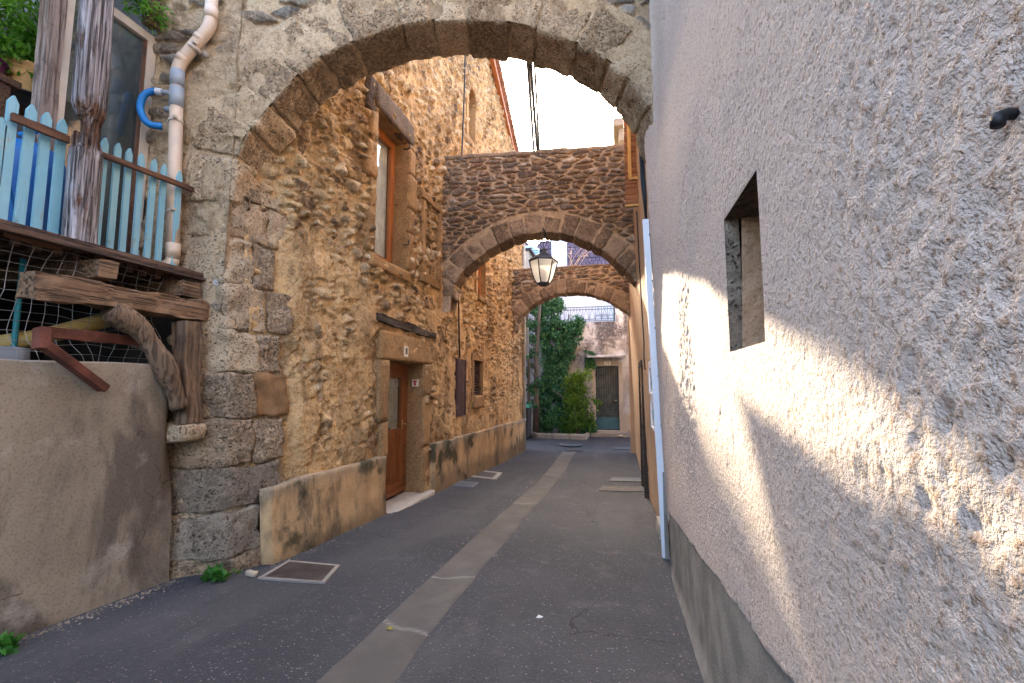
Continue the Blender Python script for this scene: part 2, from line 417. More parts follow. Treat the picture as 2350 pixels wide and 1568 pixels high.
def m_lowwall():
    t = NT('stained_render'); v = t.co()
    a = t.noise(v, .95, 6, .6, .5); b = t.noise(t.co((1, 1, .4)), 2.3, 6, .62, .4); d = t.noise(v, 34, 5, .7); e = t.noise(v, 3.5, 5)
    c = t.mix(t.rng(a, .38, .62), (.35, .29, .215), (.23, .187, .138))
    c = t.mix(t.rng(b, .46, .62, 0, .85), c, (.13, .105, .082))
    c = t.mix(t.rng(e, .56, .72, 0, .55), c, (.52, .46, .385))
    s1 = t.noise(v, 60, 3, .75); c = t.mix(t.rng(s1, .5, .36, 0, .5), c, t.mix(1, c, (.5, .46, .42), 'MULTIPLY'))
    cr = t.voro(t.n('VectorMath', {0: v, 1: t.n('VectorMath', {0: t.noise(v, 5, 4, out='Color'), 1: (.25, .25, .25)}, operation='MULTIPLY')}, operation='ADD'), .95, 'DISTANCE_TO_EDGE')
    pv = t.voro(v, 22); c = t.mix(t.math('MULTIPLY', t.rng(pv, .0, .12, .8, 0), t.rng(e, .5, .6)), c, (.06, .05, .04))
    ck = t.math('MULTIPLY', t.rng(cr, .0, .005, .6, 0), t.rng(t.noise(v, .9, 3), .48, .55)); c = t.mix(ck, c, (.04, .032, .025))
    h = t.math('SUBTRACT', t.math('ADD', t.math('MULTIPLY', d, .5), t.math('MULTIPLY', e, .4)), t.math('MULTIPLY', ck, .6))
    return t.fin(c, .95, t.bump(h, .01, .7), spec=.15)
M['lowwall'] = m_lowwall()

def m_stucco(name, a, b, speck, bumpd=.004):
    t = NT(name); v = t.co()
    n = t.noise(v, .8, 5); n2 = t.noise(v, 60, 4, .62); n3 = t.noise(v, 170, 3, .7); n4 = t.noise(v, 14, 4)
    c = t.mix(t.rng(n, .35, .65), a, b)
    c = t.mix(t.rng(n2, .53, .66, 0, .8), c, speck)
    c = t.mix(t.rng(n4, .55, .75, 0, .25), c, (.60, .45, .34))
    c = t.mix(t.rng(t.attr('hgt'), -.4, -1.0, 0, .5), c, speck)
    h = t.math('ADD', t.math('MULTIPLY', n2, .8), t.math('MULTIPLY', n3, .3))
    return t.fin(c, .95, t.bump(h, bumpd, 1), spec=.15)
M['stucco'] = m_stucco('roughcast_render', (.77, .63, .52), (.71, .585, .495), (.45, .29, .185), .032)
M['tanstucco'] = m_stucco('tan_render', (.53, .36, .225), (.47, .31, .19), (.32, .2, .12), .018)
M['greybase'] = mat_plain('grey_cement_base', (.22, .20, .17), .9, var=.25, bump=.004, spec=.2)

def m_asphalt():
    t = NT('asphalt'); v = t.co()
    ce = t.voro(v, 80, 'F1', 'Color'); dist = t.voro(v, 80); sep = t.n('SeparateColor', {0: ce}, 0)
    base = t.mix(t.rng(t.noise(v, .7, 6, .6), .35, .65), (.033, .035, .042), (.050, .052, .060))
    base = t.mix(t.rng(t.noise(v, 4, 5, .6), .55, .72, 0, .5), base, (.10, .094, .092))
    st = t.ramp(sep, [(0, (.035, .033, .036)), (.45, (.052, .051, .055)), (.80, (.105, .10, .102)), (.955, (.27, .26, .25))], 'CONSTANT')
    c = t.mix(t.rng(dist, .2, .55, .75, 0), base, st)
    pt = t.rng(t.noise(v, 1.6, 5, .7), .63, .70, 0, .35); c = t.mix(pt, c, (.035, .03, .03))
    wv = t.n('VectorMath', {0: v, 1: t.n('VectorMath', {0: t.noise(v, 3, 4, out='Color'), 1: (.35, .35, .35)}, operation='MULTIPLY')}, operation='ADD')
    ck = t.math('MULTIPLY', t.rng(t.voro(wv, .55, 'DISTANCE_TO_EDGE'), 0, .006, .8, 0), t.rng(t.noise(v, .6, 3), .5, .56)); c = t.mix(ck, c, (.012, .012, .012))
    dl = t.rng(t.noise(t.co((1.2, .25, 1)), 1.2, 5, .6), .5, .64, 0, .4); c = t.mix(dl, c, (.082, .082, .082))
    h = t.math('ADD', t.math('MULTIPLY', t.rng(dist, 0, .6, 1, 0), .6), t.math('MULTIPLY', t.noise(v, 30, 4), .5))
    return t.fin(c, .88, t.bump(h, .007, .9), spec=.35)
M['asphalt'] = m_asphalt()
def m_conc(name, a, b, sc=1.0):
    t = NT(name); v = t.co()
    n = t.noise(v, 1.4*sc, 6, .6, .4); n2 = t.noise(v, 45, 5, .7); n3 = t.noise(t.co((1, .25, 1)), 6, 4)
    c = t.mix(t.rng(n, .35, .65), a, b); c = t.mix(t.rng(n3, .5, .75, 0, .35), c, tuple(x*.55 for x in a))
    c = t.mix(t.rng(n2, .5, .72, 0, .35), c, (.07, .065, .06))
    if 'worn' in name: c = t.mix(t.math('MULTIPLY', t.attr('pl'), .8), c, (.26, .24, .215))
    return t.fin(c, .88, t.bump(n2, .005, .7), spec=.3)
M['gutter'] = m_conc('worn_concrete', (.118, .107, .095), (.078, .072, .066))
M['kerb'] = m_conc('kerb_stone', (.30, .27, .23), (.22, .20, .18))
M['cement'] = m_conc('pale_cement', (.42, .38, .32), (.32, .28, .23))
M['slate'] = mat_plain('slate_cover', (.07, .078, .092), .7, var=.2, bump=.003)
M['iron'] = mat_plain('cast_iron', (.04, .034, .035), .7, .0, .3, bump=.003)
M['rustgrate'] = mat_plain('brown_iron', (.05, .036, .031), .75, .0, .35, bump=.003)
M['rust'] = mat_plain('rusty_iron', (.135, .045, .028), .85, .2, .45, bump=.004)
M['blackiron'] = mat_plain('black_iron', (.02, .02, .022), .5, .4, .2)
M['dkpaint'] = mat_plain('lantern_paint', (.055, .055, .06), .45, .2, .15)

def m_post():
    t = NT('rotten_post_wood'); v = t.co(); g = t.noise(t.co((26, 26, 1.2)), 1, 6, .65, .8); g2 = t.noise(t.co((70, 70, 2.2)), 1, 5, .7, .4); bl = t.noise(t.co((5, 5, 2.2)), 1, 5, .65)
    z = t.n('SeparateXYZ', {0: v}, 2)
    c = t.mix(t.rng(g, .34, .60), (.46, .43, .44), (.22, .19, .185))
    rot = t.rng(t.math('ABSOLUTE', t.math('SUBTRACT', z, .80)), .32, .02, 0, .22)
    c = t.mix(t.rng(t.math('ADD', bl, rot), .56, .68, 0, .9), c, t.mix(g2, (.19, .085, .035), (.06, .03, .018)))
    ck = t.rng(g2, .50, .60); c = t.mix(t.math('MULTIPLY', ck, .8), c, (.035, .024, .02))
    h = t.math('SUBTRACT', t.math('MULTIPLY', g, .6), t.math('MULTIPLY', ck, .8))
    return t.fin(c, .9, t.bump(h, .018, 1), spec=.15)
M['greywood'] = m_post()
M['beamwood'] = mat_wood('old_beam', (.30, .185, .105), (.19, .115, .068), (.075, .045, .03), 1, .8, .85, .7)
M['bracewood'] = mat_wood('old_brace', (.25, .165, .10), (.16, .10, .062), (.09, .056, .038), 2, .8, .85, .47)
M['postwood'] = mat_wood('pinkish_post', (.44, .36, .32), (.30, .22, .18), (.13, .09, .07), 2, 1, .8, .6)
M['railwood'] = mat_wood('brown_rail', (.20, .095, .052), (.145, .068, .04), (.08, .04, .026), 1, 1, .6, .4)
M['deckwood'] = mat_wood('deck_board', (.155, .09, .06), (.10, .06, .042), (.05, .034, .027), 1, 1, .8, .6)
M['orangewood'] = mat_wood('varnished_wood', (.45, .155, .04), (.34, .11, .028), (.22, .07, .02), 2, 1, .35, .25, .5)
M['doorwood'] = mat_wood('door_wood', (.32, .115, .035), (.24, .08, .025), (.15, .05, .018), 2, 1, .4, .3, .5)
M['shutterwood'] = mat_wood('shutter_wood', (.28, .115, .048), (.21, .085, .036), (.13, .055, .028), 0, 1, .5, .25)
M['palewood'] = mat_wood('yellow_wood', (.62, .40, .15), (.52, .33, .12), (.35, .2, .08), 2, 1, .5, .3)
M['darkwood'] = mat_wood('charred_wood', (.10, .07, .05), (.06, .042, .032), (.03, .022, .018), 1, 1, .9, .7)
M['roofwood'] = mat_wood('roof_timber', (.16, .085, .05), (.11, .06, .038), (.06, .035, .025), 0, 1, .8, .4)

def m_blue():
    t = NT('peeling_blue_paint'); v = t.co((14, 14, 3)); w = t.co()
    c = t.mix(t.rng(t.noise(w, 4, 4), .35, .65), (.24, .50, .58), (.20, .44, .54))
    pe = t.math('MULTIPLY', t.rng(t.noise(v, 1, 6, .7), .58, .66), t.rng(t.noise(w, 3, 3), .4, .6))
    c = t.mix(t.math('MULTIPLY', pe, .8), c, (.28, .26, .22))
    c = t.mix(t.rng(t.noise(t.co((60, 60, 2)), 1, 3), .6, .7, 0, .4), c, (.10, .26, .34))
    c = t.mix(t.rng(t.noise(w, 9, 4), .66, .74, 0, .5), c, (.08, .12, .13))
    c = t.mix(t.rng(t.attr('rnd'), 0, 1, 0, .3, False), c, (.35, .55, .62))
    return t.fin(c, .55, t.bump(t.noise(v, 1.5, 4), .003, .6), spec=.4)
M['bluepaint'] = m_blue()
M['pvc'] = mat_plain('cream_pvc', (.66, .50, .365), .4, var=.08)
M['greypvc'] = mat_plain('grey_pvc', (.33, .36, .40), .4, var=.06)
M['bluehose'] = mat_plain('blue_plastic', (.012, .20, .55), .4, var=.1)
M['barrel'] = mat_plain('blue_barrel_plastic', (.015, .12, .36), .45, var=.15)
M['teal'] = mat_plain('teal_plastic', (.02, .22, .26), .5, var=.1)
M['whitepvc'] = mat_plain('white_trunking', (.72, .72, .74), .35, var=.03)
M['black'] = mat_plain('black_cable', (.012, .012, .013), .5, var=.1)
M['cream'] = mat_plain('cream_frame', (.56, .48, .39), .6, var=.1)
M['terra'] = mat_plain('ochre_terracotta', (.56, .34, .13), .7, var=.15, bump=.002)
M['purple'] = mat_plain('purple_plastic', (.13, .02, .11), .4, var=.12)
M['yellowpipe'] = mat_plain('faded_yellow_pipe', (.50, .37, .13), .5, var=.15)
M['wire'] = mat_plain('galvanised_wire', (.30, .28, .26), .5, .6, .1)
M['void'] = mat_plain('shade_black', (.022, .018, .015), .95, var=.3)  # near-black colour stands in for the shade of the store and rooms
M['sheet'] = mat_plain('grey_pink_sheet', (.20, .17, .155), .8, var=.12)
M['soil'] = mat_plain('soil', (.05, .035, .022), .95, var=.3, bump=.01)
M['hatch'] = mat_wood('flaking_hatch_paint', (.085, .04, .042), (.06, .03, .032), (.2, .16, .16), 2, 1, .7, .3)
M['plate'] = mat_plain('enamel_plate', (.70, .66, .55), .35, var=.05)
M['ink'] = mat_plain('dark_lettering', (.025, .022, .02), .6, var=.1)
M['red'] = mat_plain('red_plastic', (.45, .03, .02), .5, var=.1)
M['brass'] = mat_plain('brass', (.55, .40, .2), .3, .8, .1)
M['curtain'] = mat_plain('lace_curtain', (.72, .75, .72), .9, var=.15)
M['curtaingrey'] = mat_plain('dusty_curtain', (.5, .5, .45), .9, var=.25)
M['glass'] = mat_glass('window_glass', (.95, .97, .97), .10)
M['dimglass'] = mat_glass('greenhouse_glass', (.6, .65, .66), .10, .06, .14)
M['rail'] = mat_plain('green_iron', (.05, .10, .105), .5, .3, .15)
M['greendoor'] = mat_plain('dark_green_door', (.045, .06, .058), .6, var=.25, bump=.003)
M['grille'] = mat_plain('grille_iron', (.10, .09, .085), .6, .3, .2)
M['bluegreen'] = mat_plain('blue_green_paint', (.03, .09, .11), .5, var=.15)
M['whitewall'] = mat_plain('white_wall', (.66, .66, .68), .9, var=.04)
M['bin'] = mat_plain('grey_bin_plastic', (.075, .075, .085), .5, var=.1)
M['binlid'] = mat_plain('green_bin_lid', (.02, .17, .10), .45, var=.1)
M['bark'] = mat_wood('grey_bark', (.20, .17, .14), (.12, .10, .085), (.06, .05, .04), 2, .8, .9, .7)
M['twig'] = mat_plain('dry_twig', (.62, .50, .36), .8, var=.2)
M['tarp'] = mat_plain('pale_blue_tarp', (.30, .52, .70), .5, var=.2)
M['stone'] = mat_plain('loose_stone', (.40, .32, .23), .9, var=.2, bump=.004)
M['gritstone'] = mat_plain('grit', (.24, .19, .14), .9, var=.5)
M['pebwhite'] = mat_plain('white_scrap', (.7, .68, .64), .8, var=.05)
M['rooftile'] = mat_plain('roof_tile', (.22, .10, .06), .85, var=.35, bump=.004)
M['ivy'] = mat_leaf('ivy_leaf', (.014, .07, .035), (.045, .17, .07), (.15, .33, .13))
M['conifer'] = mat_leaf('shrub_leaf', (.035, .10, .015), (.10, .20, .025), (.24, .33, .035))
M['bamboo'] = mat_leaf('bamboo_leaf', (.07, .22, .02), (.14, .36, .04), (.26, .48, .07), .5)
M['weed'] = mat_leaf('weed_leaf', (.03, .13, .02), (.06, .2, .03), (.1, .26, .05))
M['yellowleaf'] = mat_leaf('fallen_leaf', (.4, .35, .05), (.3, .12, .05), (.25, .1, .04))
def m_farwall():
    t = NT('stained_far_wall'); v = t.co()
    a = t.noise(v, 1.2, 6, .65, .5); b = t.noise(t.co((1, 1, .55)), 1.5, 6, .7, .5); d = t.noise(v, 12, 5, .7)
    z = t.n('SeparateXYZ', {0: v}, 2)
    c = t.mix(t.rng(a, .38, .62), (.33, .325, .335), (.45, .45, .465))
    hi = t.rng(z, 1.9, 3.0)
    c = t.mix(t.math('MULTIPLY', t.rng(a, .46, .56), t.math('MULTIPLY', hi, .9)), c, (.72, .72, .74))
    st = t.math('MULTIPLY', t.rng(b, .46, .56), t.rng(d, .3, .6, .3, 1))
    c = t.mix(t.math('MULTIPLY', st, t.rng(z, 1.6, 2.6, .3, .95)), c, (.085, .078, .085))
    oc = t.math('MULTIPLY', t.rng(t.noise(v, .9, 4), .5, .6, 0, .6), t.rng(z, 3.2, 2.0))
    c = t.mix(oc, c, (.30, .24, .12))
    return t.fin(c, .95, t.bump(d, .006, .6), spec=.15)
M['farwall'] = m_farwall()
def m_tiles(name, a, b, sc=(1, 3.2, 3.2)):
    t = NT(name); v = t.co()
    br = t.n('TexBrick', {'Vector': v, 'Color1': (*a, 1), 'Color2': (*b, 1), 'Mortar': (.02, .012, .015, 1), 'Scale': 1.0, 'Mortar Size': .02, 'Brick Width': .22, 'Row Height': .26, 'Bias': 0.0}, 'Color')
    return t.fin(br, .8, t.bump(t.noise(v, 30, 3), .01, .5), spec=.25)
M['lanternglass'] = None
def m_lantern():
    t = NT('frosted_lantern_pane')
    tr = t.n('BsdfTranslucent', {'Color': (.96, .95, .93, 1)}); tp = t.n('BsdfTransparent', {'Color': (.9, .9, .9, 1)})
    gl = t.n('BsdfGlossy', {'Roughness': .15, 'Color': (.9, .9, .95, 1)})
    a = t.n('MixShader', {0: .85, 1: tp, 2: tr})
    return t.surf(t.n('MixShader', {0: .08, 1: a, 2: gl}))
M['lanternglass'] = m_lantern()
# ---------------------------------------------------------------- ground
def ground():
    ys = np.unique(np.concatenate([np.linspace(-60, -4, 8), np.arange(-4, 17, .1), np.linspace(17, 80, 10)]))
    xs = np.unique(np.concatenate([np.linspace(-60, -5, 8), np.arange(-5, 2, .1), np.linspace(2, 60, 8)]))
    X, Y = np.meshgrid(xs, ys, indexing='ij')
    Z = np.interp(Y, _GY, _GZ)
    near = (np.abs(X + 1.5) < 3.4) & (Y > -3) & (Y < 16)
    Z = Z + np.where(near, fbm(X*.8, Y*.8, 0, 3, 3) * .012, 0)
    Z = Z - .022*np.exp(-((X + 1.32)/.30)**2) * (Y < 12.7)
    me = mesh_np('road', np.stack([X, Y, Z], -1), grid_faces(len(xs), len(ys)))
    o = link('road', me, M['asphalt']); o['kind'] = 'structure'
    return xs, ys, Z
ground()
def road_z(x, y):
    z = float(np.interp(y, _GY, _GZ)) + float(fbm(x*.8, y*.8, 0, 3, 3)) * .012
    return z - .022*math.exp(-((x + 1.32)/.30)**2) * (1 if y < 12.7 else 0)
def gutter():
    us = np.linspace(-1, 1, 15); ys = np.arange(-3, 12.7, .02)
    U, Y = np.meshgrid(us, ys, indexing='ij')
    e = fbm(0, Y*2.2, np.sign(U)*7, 5, 4) * .035 * np.abs(U)**4
    X = -1.325 + .02*np.sin(Y*.9) + U*.19 + np.sign(U)*e
    zb = np.interp(Y, _GY, _GZ) + fbm(X*.8, Y*.8, 0, 3, 3)*.012 - .022*np.exp(-((X+1.32)/.30)**2)
    Z = zb + .016 - .010*(1 - U*U) + fbm(X*9, Y*9, 0, 8, 3)*.003
    for jy, sk in ((1.75, .05), (2.75, -.04), (3.62, .06), (6.6, .05), (9.3, 0)):
        Z -= .012*np.exp(-((Y - jy - sk*U)/.014)**2)
    jn = sum(np.exp(-((Y - jy - sk*U - .012*np.sin(U*5))/.012)**2) for jy, sk in ((1.75, .05), (2.75, -.04), (3.62, .06), (6.6, .05), (9.3, 0)))
    Z = np.maximum(Z, zb + .003)
    Z = np.where(np.abs(U) > .97, zb - .012, Z)
    o = link('gutter', mesh_np('gutter', np.stack([X, Y, Z], -1), grid_faces(len(us), len(ys)), dict(pl=np.clip(jn, 0, 1))), M['gutter'])
    o['kind'] = 'structure'
gutter()

# ---------------------------------------------------------------- the long rubble house on the left
_WY = [3.0, 3.8, 5.0, 7.3, 8.2, 12.7, 13.5]; _WX = [-3.30, -3.25, -3.0, -2.93, -2.90, -2.60, -2.55]
def WX(Y, z=2.0):
    b = sstep(5.2, 3.6, Y) * np.clip(1 - np.asarray(z)/3.0, 0, 1.1) * .26
    return np.interp(Y, _WY, _WX) + b
def onW(x, y, off=0.0, z=2.0):
    X = -3.0
    for _ in range(6):
        p = onX(x, y, X); X = float(WX(p[1], p[2])) + off
    return onX(x, y, X)
YEND = 12.66
house = empty('stone_house', (-3.0, 8.0, 0), 0, 'long warm rubble stone house along the left of the alley, with brown door and window', 'house')
OPEN = dict(window=(5.10, 5.96, 3.0, 4.95), door=(5.49, 6.60, -.5, 1.68), vent=(8.82, 9.42, 1.14, 1.86), arched=(8.42, 8.86, 6.45, 7.55), upper=(9.0, 9.55, 3.25, 4.05))
def axis(lo, hi, stepf, snaps):
    v = [lo]
    while v[-1] < hi: v.append(v[-1] + stepf(v[-1]))
    v = np.array(v); v[-1] = hi
    for s in snaps: v[np.argmin(np.abs(v - s))] = s
    return np.unique(v)
def house_wall():
    ys = axis(3.45, YEND, lambda y: .011 + .0022*(y-3), [a for o in OPEN.values() for a in o[:2]])
    zs = axis(-.55, 10.6, lambda z: .015 if z < 5.2 else .028, [a for o in OPEN.values() for a in o[2:]])
    Y, Z = np.meshgrid(ys, zs, indexing='ij')
    wa = fbm(Y*2.2, Z*2.2, 0, 21, 3) * .35
    f1, f2, rn, r2 = worley(Y/.185 + wa, Z/.135 + wa*.8, 3, .95)
    g1, g2, rm, r3 = worley(Y/.088 + wa*1.2, Z/.068, 9, .95)
    e = f2 - f1 + fbm(Y*16, Z*16, 2, 31, 3)*.10
    th = .10 + .30*r2
    st = sstep(th, th + .12, e)
    dome = np.clip((e - th) / .55, 0, 1)**.38
    eg = g2 - g1; s2 = sstep(.12 + .3*r3, .26 + .3*r3, eg) * (r3 < .65)
    hm = .014 + np.interp(Z, [1.5, 2.8, 4.0], [.018, .004, -.006]) + fbm(Y*2.6, Z*2.6, 14, 45, 4)*.030 + fbm(Y*10, Z*10, 14, 46, 3)*.010
    h1 = st * (.016 + .075*dome*(.2 + rn)) - hm
    st = st * sstep(.0, .007, h1); h1 = np.maximum(h1, -.004)
    h2 = s2 * (.006 + .026*np.sqrt(np.clip(eg, 0, 1)))
    st2 = np.maximum(st, s2*.9); rr = np.where(st >= s2, rn, rm)
    h = np.maximum(h1, h2) + fbm(Y*6, Z*6, 4, 41, 5)*.022 + fbm(Y*24, Z*24, 4, 43, 3)*.011*(.6+st2)
    # plaster: low on the wall and around the door, with ragged edges
    n = fbm(Y*1.5, Z*1.5, 7, 51, 5)*1.0 + fbm(Y*5, Z*5, 7, 53, 4)*.35
    top = np.interp(Y, [3.4, 4.2, 5.4, 6.6, 7.4, 8.4, 9.2, 10.5, 12.6], [2.3, 2.75, 2.35, 2.3, 3.1, 2.7, 2.1, 1.5, 2.2])
    pl = sstep(-.25, .25, (top - Z)*1.1 + n*.95)
    holes = sstep(.08, .22, fbm(Y*2.6, Z*2.6, 3, 61, 5) - .02 - .25*sstep(1.0, .6, Z))
    worn = sstep(.10, .3, fbm(Y*1.1, Z*1.4, 5, 63, 4))
    pl = pl * (1 - holes * .85)
    lay = fbm(Y*2.0, Z*2.4, 15, 79, 5)
    flk = sum(sstep(q, q+.025, lay) for q in (-.22, -.08, .06, .2, .34)) * .0085
    hp = .020 + flk + fbm(Y*2.3, Z*2.3, 5, 71, 4)*.016 + fbm(Y*9, Z*9, 5, 73, 4)*.009*(1+worn) - worn*.012 + fbm(Y*30, Z*30, 6, 75, 3)*.004*(1+2*worn)
    pits = sstep(.28, .45, fbm(Y*9, Z*9, 8, 77, 3)) * .02
    disp = h*(1-pl) + (hp - pits)*pl
    fade = np.ones_like(Y)
    for (a, b, c, d) in OPEN.values():
        q = np.maximum(np.maximum(a - Y, Y - b), np.maximum(c - Z, Z - d)); fade *= sstep(-.01, .07, q)*.75 + .25
    disp = disp * fade - sstep(3.98, 3.65, Y)*.12
    X = WX(Y, Z) + disp - .012
    verge = 13.69 - .5*np.maximum(Y, 6.6)
    Zc = np.minimum(Z, verge)
    cy, cz = (ys[:-1]+ys[1:])/2, (zs[:-1]+zs[1:])/2
    CY, CZ = np.meshgrid(cy, cz, indexing='ij')
    keep = CZ < np.interp(CY, ys, 13.69 - .5*np.maximum(ys, 6.6)) + .03
    for (a, b, c, d) in OPEN.values(): keep &= ~((CY > a) & (CY < b) & (CZ > c) & (CZ < d))
    me = mesh_np('wall', np.stack([X, Y, Zc], -1), grid_faces(len(ys), len(zs), keep), dict(st=st2*(1-pl), rnd=rr, pl=pl))
    link('wall', me, M['rubble'], house)
    m = MB()      # end gable, and the rear of the house behind the street front
    m.box((-8, YEND-.02, -.6), (WX(YEND)-.03, YEND+.25, 7.3))
    m.box((-8, 3.9, -.6), (-7.8, YEND-.03, 10.2))
    m.box((-7.79, 3.9, -.6), (-3.5, 4.1, 10.2))
    m.build('rear_wall', M['void'], house)
house_wall()
def wx(y, z=2.0, off=0.0): return float(WX(y, z)) + off

def reveal(o, depth, mat, name='reveal'):
    a, b, c, d = o; m = MB(); x = wx((a+b)/2); x0 = x + .012; xi = x - depth; t = .12
    if c < 0: c = road_z(x, (a+b)/2) - .05
    m.box((xi, a-t, c), (x0, a, d)); m.box((xi, b, c), (x0, b+t, d)); m.box((xi, a-t, d+.001), (x0, b+t, d+t)); m.box((xi, a-t, c-t), (x0, b+t, c-.001))
    return m.build(name, mat, house)

# plinths
def plinth(y0, y1, z0, z1, top):
    ys = np.arange(y0, y1+.001, .03); nz = 34
    Y, T = np.meshgrid(ys, np.linspace(0, 1, nz), indexing='ij')
    tp = top + fbm(Y*2.5, 0, 1, 81, 4)*.025
    zb = -.10 + np.interp(Y, _GY, _GZ)
    Z = zb + (tp - zb)*np.clip(T/.86, 0, 1)
    out = .070 + fbm(Y*2, Z*2, 3, 83, 4)*.018 + fbm(Y*11, Z*11, 3, 85, 3)*.006 + .03*np.clip(1-T/.5, 0, 1)
    out = out * (1 - sstep(.84, 1.0, T)*1.15)
    endf = sstep(0, .03, Y-y0+.006)*sstep(0, .03, y1-Y+.006)
    X = WX(Y, Z) + out*endf - .015*(1-endf)
    pl = sstep(.70, .84, T + fbm(Y*5, 0, 4, 87, 3)*.06)
    link('plinth', mesh_np('plinth', np.stack([X, Y, Z], -1), grid_faces(len(ys), nz), dict(pl=pl*.8)), M['plinth'], house)
plinth(3.46, 5.47, -.4, .5, .46)
plinth(6.88, 12.62, -.6, .45, .42)

# window with its sash, pane, lintel, sill
a, b, c, d = OPEN['window']
reveal(OPEN['window'], .24, M['dressed'])
xw = wx(5.5) - .20
fr = MB(); fr.box((xw-.05, a, c), (xw, a+.06, d)); fr.box((xw-.05, b-.06, c), (xw, b, d)); fr.box((xw-.05, a+.061, d-.06), (xw, b-.061, d)); fr.box((xw-.05, a+.061, c), (xw+.02, b-.061, c+.06))
win = fr.build('window', M['orangewood'], house)
sa = MB(); i = .062
sa.box((xw-.035, a+i, c+i), (xw+.014, a+i+.065, d-i)); sa.box((xw-.035, b-i-.065, c+i), (xw+.014, b-i, d-i)); sa.box((xw-.035, a+i+.066, d-i-.065), (xw+.013, b-i-.066, d-i)); sa.box((xw-.035, a+i+.066, c+i), (xw+.013, b-i-.066, c+i+.075))
sa.build('sash', M['orangewood'], win)
MB().box((xw-.012, a+.12, c+.13), (xw-.006, b-.12, d-.12)).build('pane', M['glass'], win)
cu = MB(); V = []; n = 60
for k in range(n+1):
    y = a + .1 + (b-a-.2)*k/n; V += [(xw-.075+.012*math.sin(k*1.3)+.008*math.sin(k*.37), y, c+.1), (xw-.075+.012*math.sin(k*1.3+.4), y, d-.1)]
cu.add(V, [(2*k, 2*k+2, 2*k+3, 2*k+1) for k in range(n)], smooth=True); cu.build('curtain', M['curtain'], win)
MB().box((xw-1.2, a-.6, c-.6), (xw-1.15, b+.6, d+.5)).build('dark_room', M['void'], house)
lt = MB(); lt.block(bx(wx(5.5)-.10, wx(5.5)+.045, a-.10, b+.16, d+.005, d+.34), (6, 20, 6), .03, .012, 5); lt.build('lintel', M['darkstone'], house)
sl = MB(); sl.block(bx(wx(5.5)-.22, wx(5.5)+.055, a-.12, b+.14, c-.16, c-.005), (6, 16, 5), .025, .012, 7); sl.build('window_sill', M['dressed'], house)
zz = c
while zz < d-.02:
    hgt = min(random.uniform(.34, .62), d - zz); w = random.choice((.19, .27))
    ja = MB(); ja.block(bx(wx(6.0)-.14, wx(6.0)+.042, b+.003, b+w, zz+.004, zz+hgt-.004), (4, 6, 8), .015, .008, 8); ja.build('jamb_stone', M['dressed'], house)
    ja = MB(); ja.block(bx(wx(5.1)-.14, wx(5.1)+.038, a-random.uniform(.10, .24), a-.003, zz+.03, zz+hgt-.03), (4, 6, 8), .03, .014, 8); ja.build('jamb_stone', M['dressed'], house)
    zz += hgt
dk = MB(); dk.block(bx(wx(5)-.1, wx(5)+.03, a-.26, a-.015, d-.12, d+.36), (4, 6, 8), .05, .012, 6); dk.build('corner_stone', M['darkstone'], house)
for (px, py) in ((935, 342), (933, 562)):
    hk = MB(); p = onW(px, py, .05); hk.tube([(p[0]-.06, p[1], p[2]), (p[0]+.03, p[1], p[2]), (p[0]+.035, p[1], p[2]+.07)], .011, 8)
    hk.build('shutter_hinge', M['blackiron'], house)

# walled-up opening beside it: a thin dressed surround in relief
bw = MB(); y0, y1, z0, z1 = 6.42, 7.12, 3.1, 4.28
for (u0, u1, v0, v1) in ((y0, y0+.11, z0, z1), (y1-.10, y1, z0, z1), (y0-.04, y1+.04, z1+.004, z1+.13), (y0-.02, y1+.02, z0-.15, z0-.004)):
    X = wx((u0+u1)/2); bw.block(bx(X-.1, X+.05, u0, u1, v0, v1), (4, 8, 14), .02, .010, 7)
bw.build('walled_up_surround', M['dressed'], house)

# street door
a, b, c, d = OPEN['door']; c = gz(6.0) + .05
reveal(OPEN['door'], .30, M['dressed'], 'door_reveal')
xd = wx(6.0) - .235
MB().block(bx(wx(6)-.30, wx(6)+.16, a-.02, b+.25, gz(6)-.12, c-.02), (8, 16, 4), .02, .012, 6).build('doorstep', M['cement'], house)
df = MB(); df.box((xd-.06, a, c), (xd, a+.075, d)); df.box((xd-.06, b-.09, c), (xd, b, d)); df.box((xd-.06, a+.076, d-.10), (xd, b-.091, d))
dframe = df.build('door_frame', M['doorwood'], house)
a2, b2, t2 = a+.078, b-.093, d-.103
dr = MB(); mid = c+.86
for (u0, u1, v0, v1) in ((a2, a2+.10, c+.01, t2), (b2-.10, b2, c+.01, t2), (a2+.101, b2-.101, t2-.12, t2), (a2+.101, b2-.101, mid, mid+.10), (a2+.101, b2-.101, c+.01, c+.16)):
    dr.box((xd-.05, u0, v0), (xd-.008, u1, v1))
dr.box((xd-.045, a2+.10, c+.15), (xd-.030, b2-.10, mid+.01))
dr.prism([(xd-.029, a2+.17, c+.23), (xd-.029, b2-.17, c+.23), (xd-.029, b2-.17, mid-.07), (xd-.029, a2+.17, mid-.07)], (.014, 0, 0))
dr.box((xd-.007, a2, c+.02), (xd+.018, b2, c+.075))
door = dr.build('door', M['doorwood'], house)
MB().box((xd-.032, a2+.10, mid+.10), (xd-.026, b2-.10, t2-.12)).build('pane', M['glass'], door)
cu = MB(); V = []
for k in range(n+1):
    y = a2+.09 + (b2-a2-.18)*k/n; V += [(xd-.075+.014*math.sin(k*1.1), y, mid+.08+.16*max(0, math.sin(k/n*3.1+.4))**3), (xd-.075+.014*math.sin(k*1.1+.5), y, t2-.1)]
cu.add(V, [(2*k, 2*k+2, 2*k+3, 2*k+1) for k in range(n)], smooth=True); cu.build('curtain', M['curtaingrey'], door)
hd = MB(); yh = b2-.05; zh = c+1.02
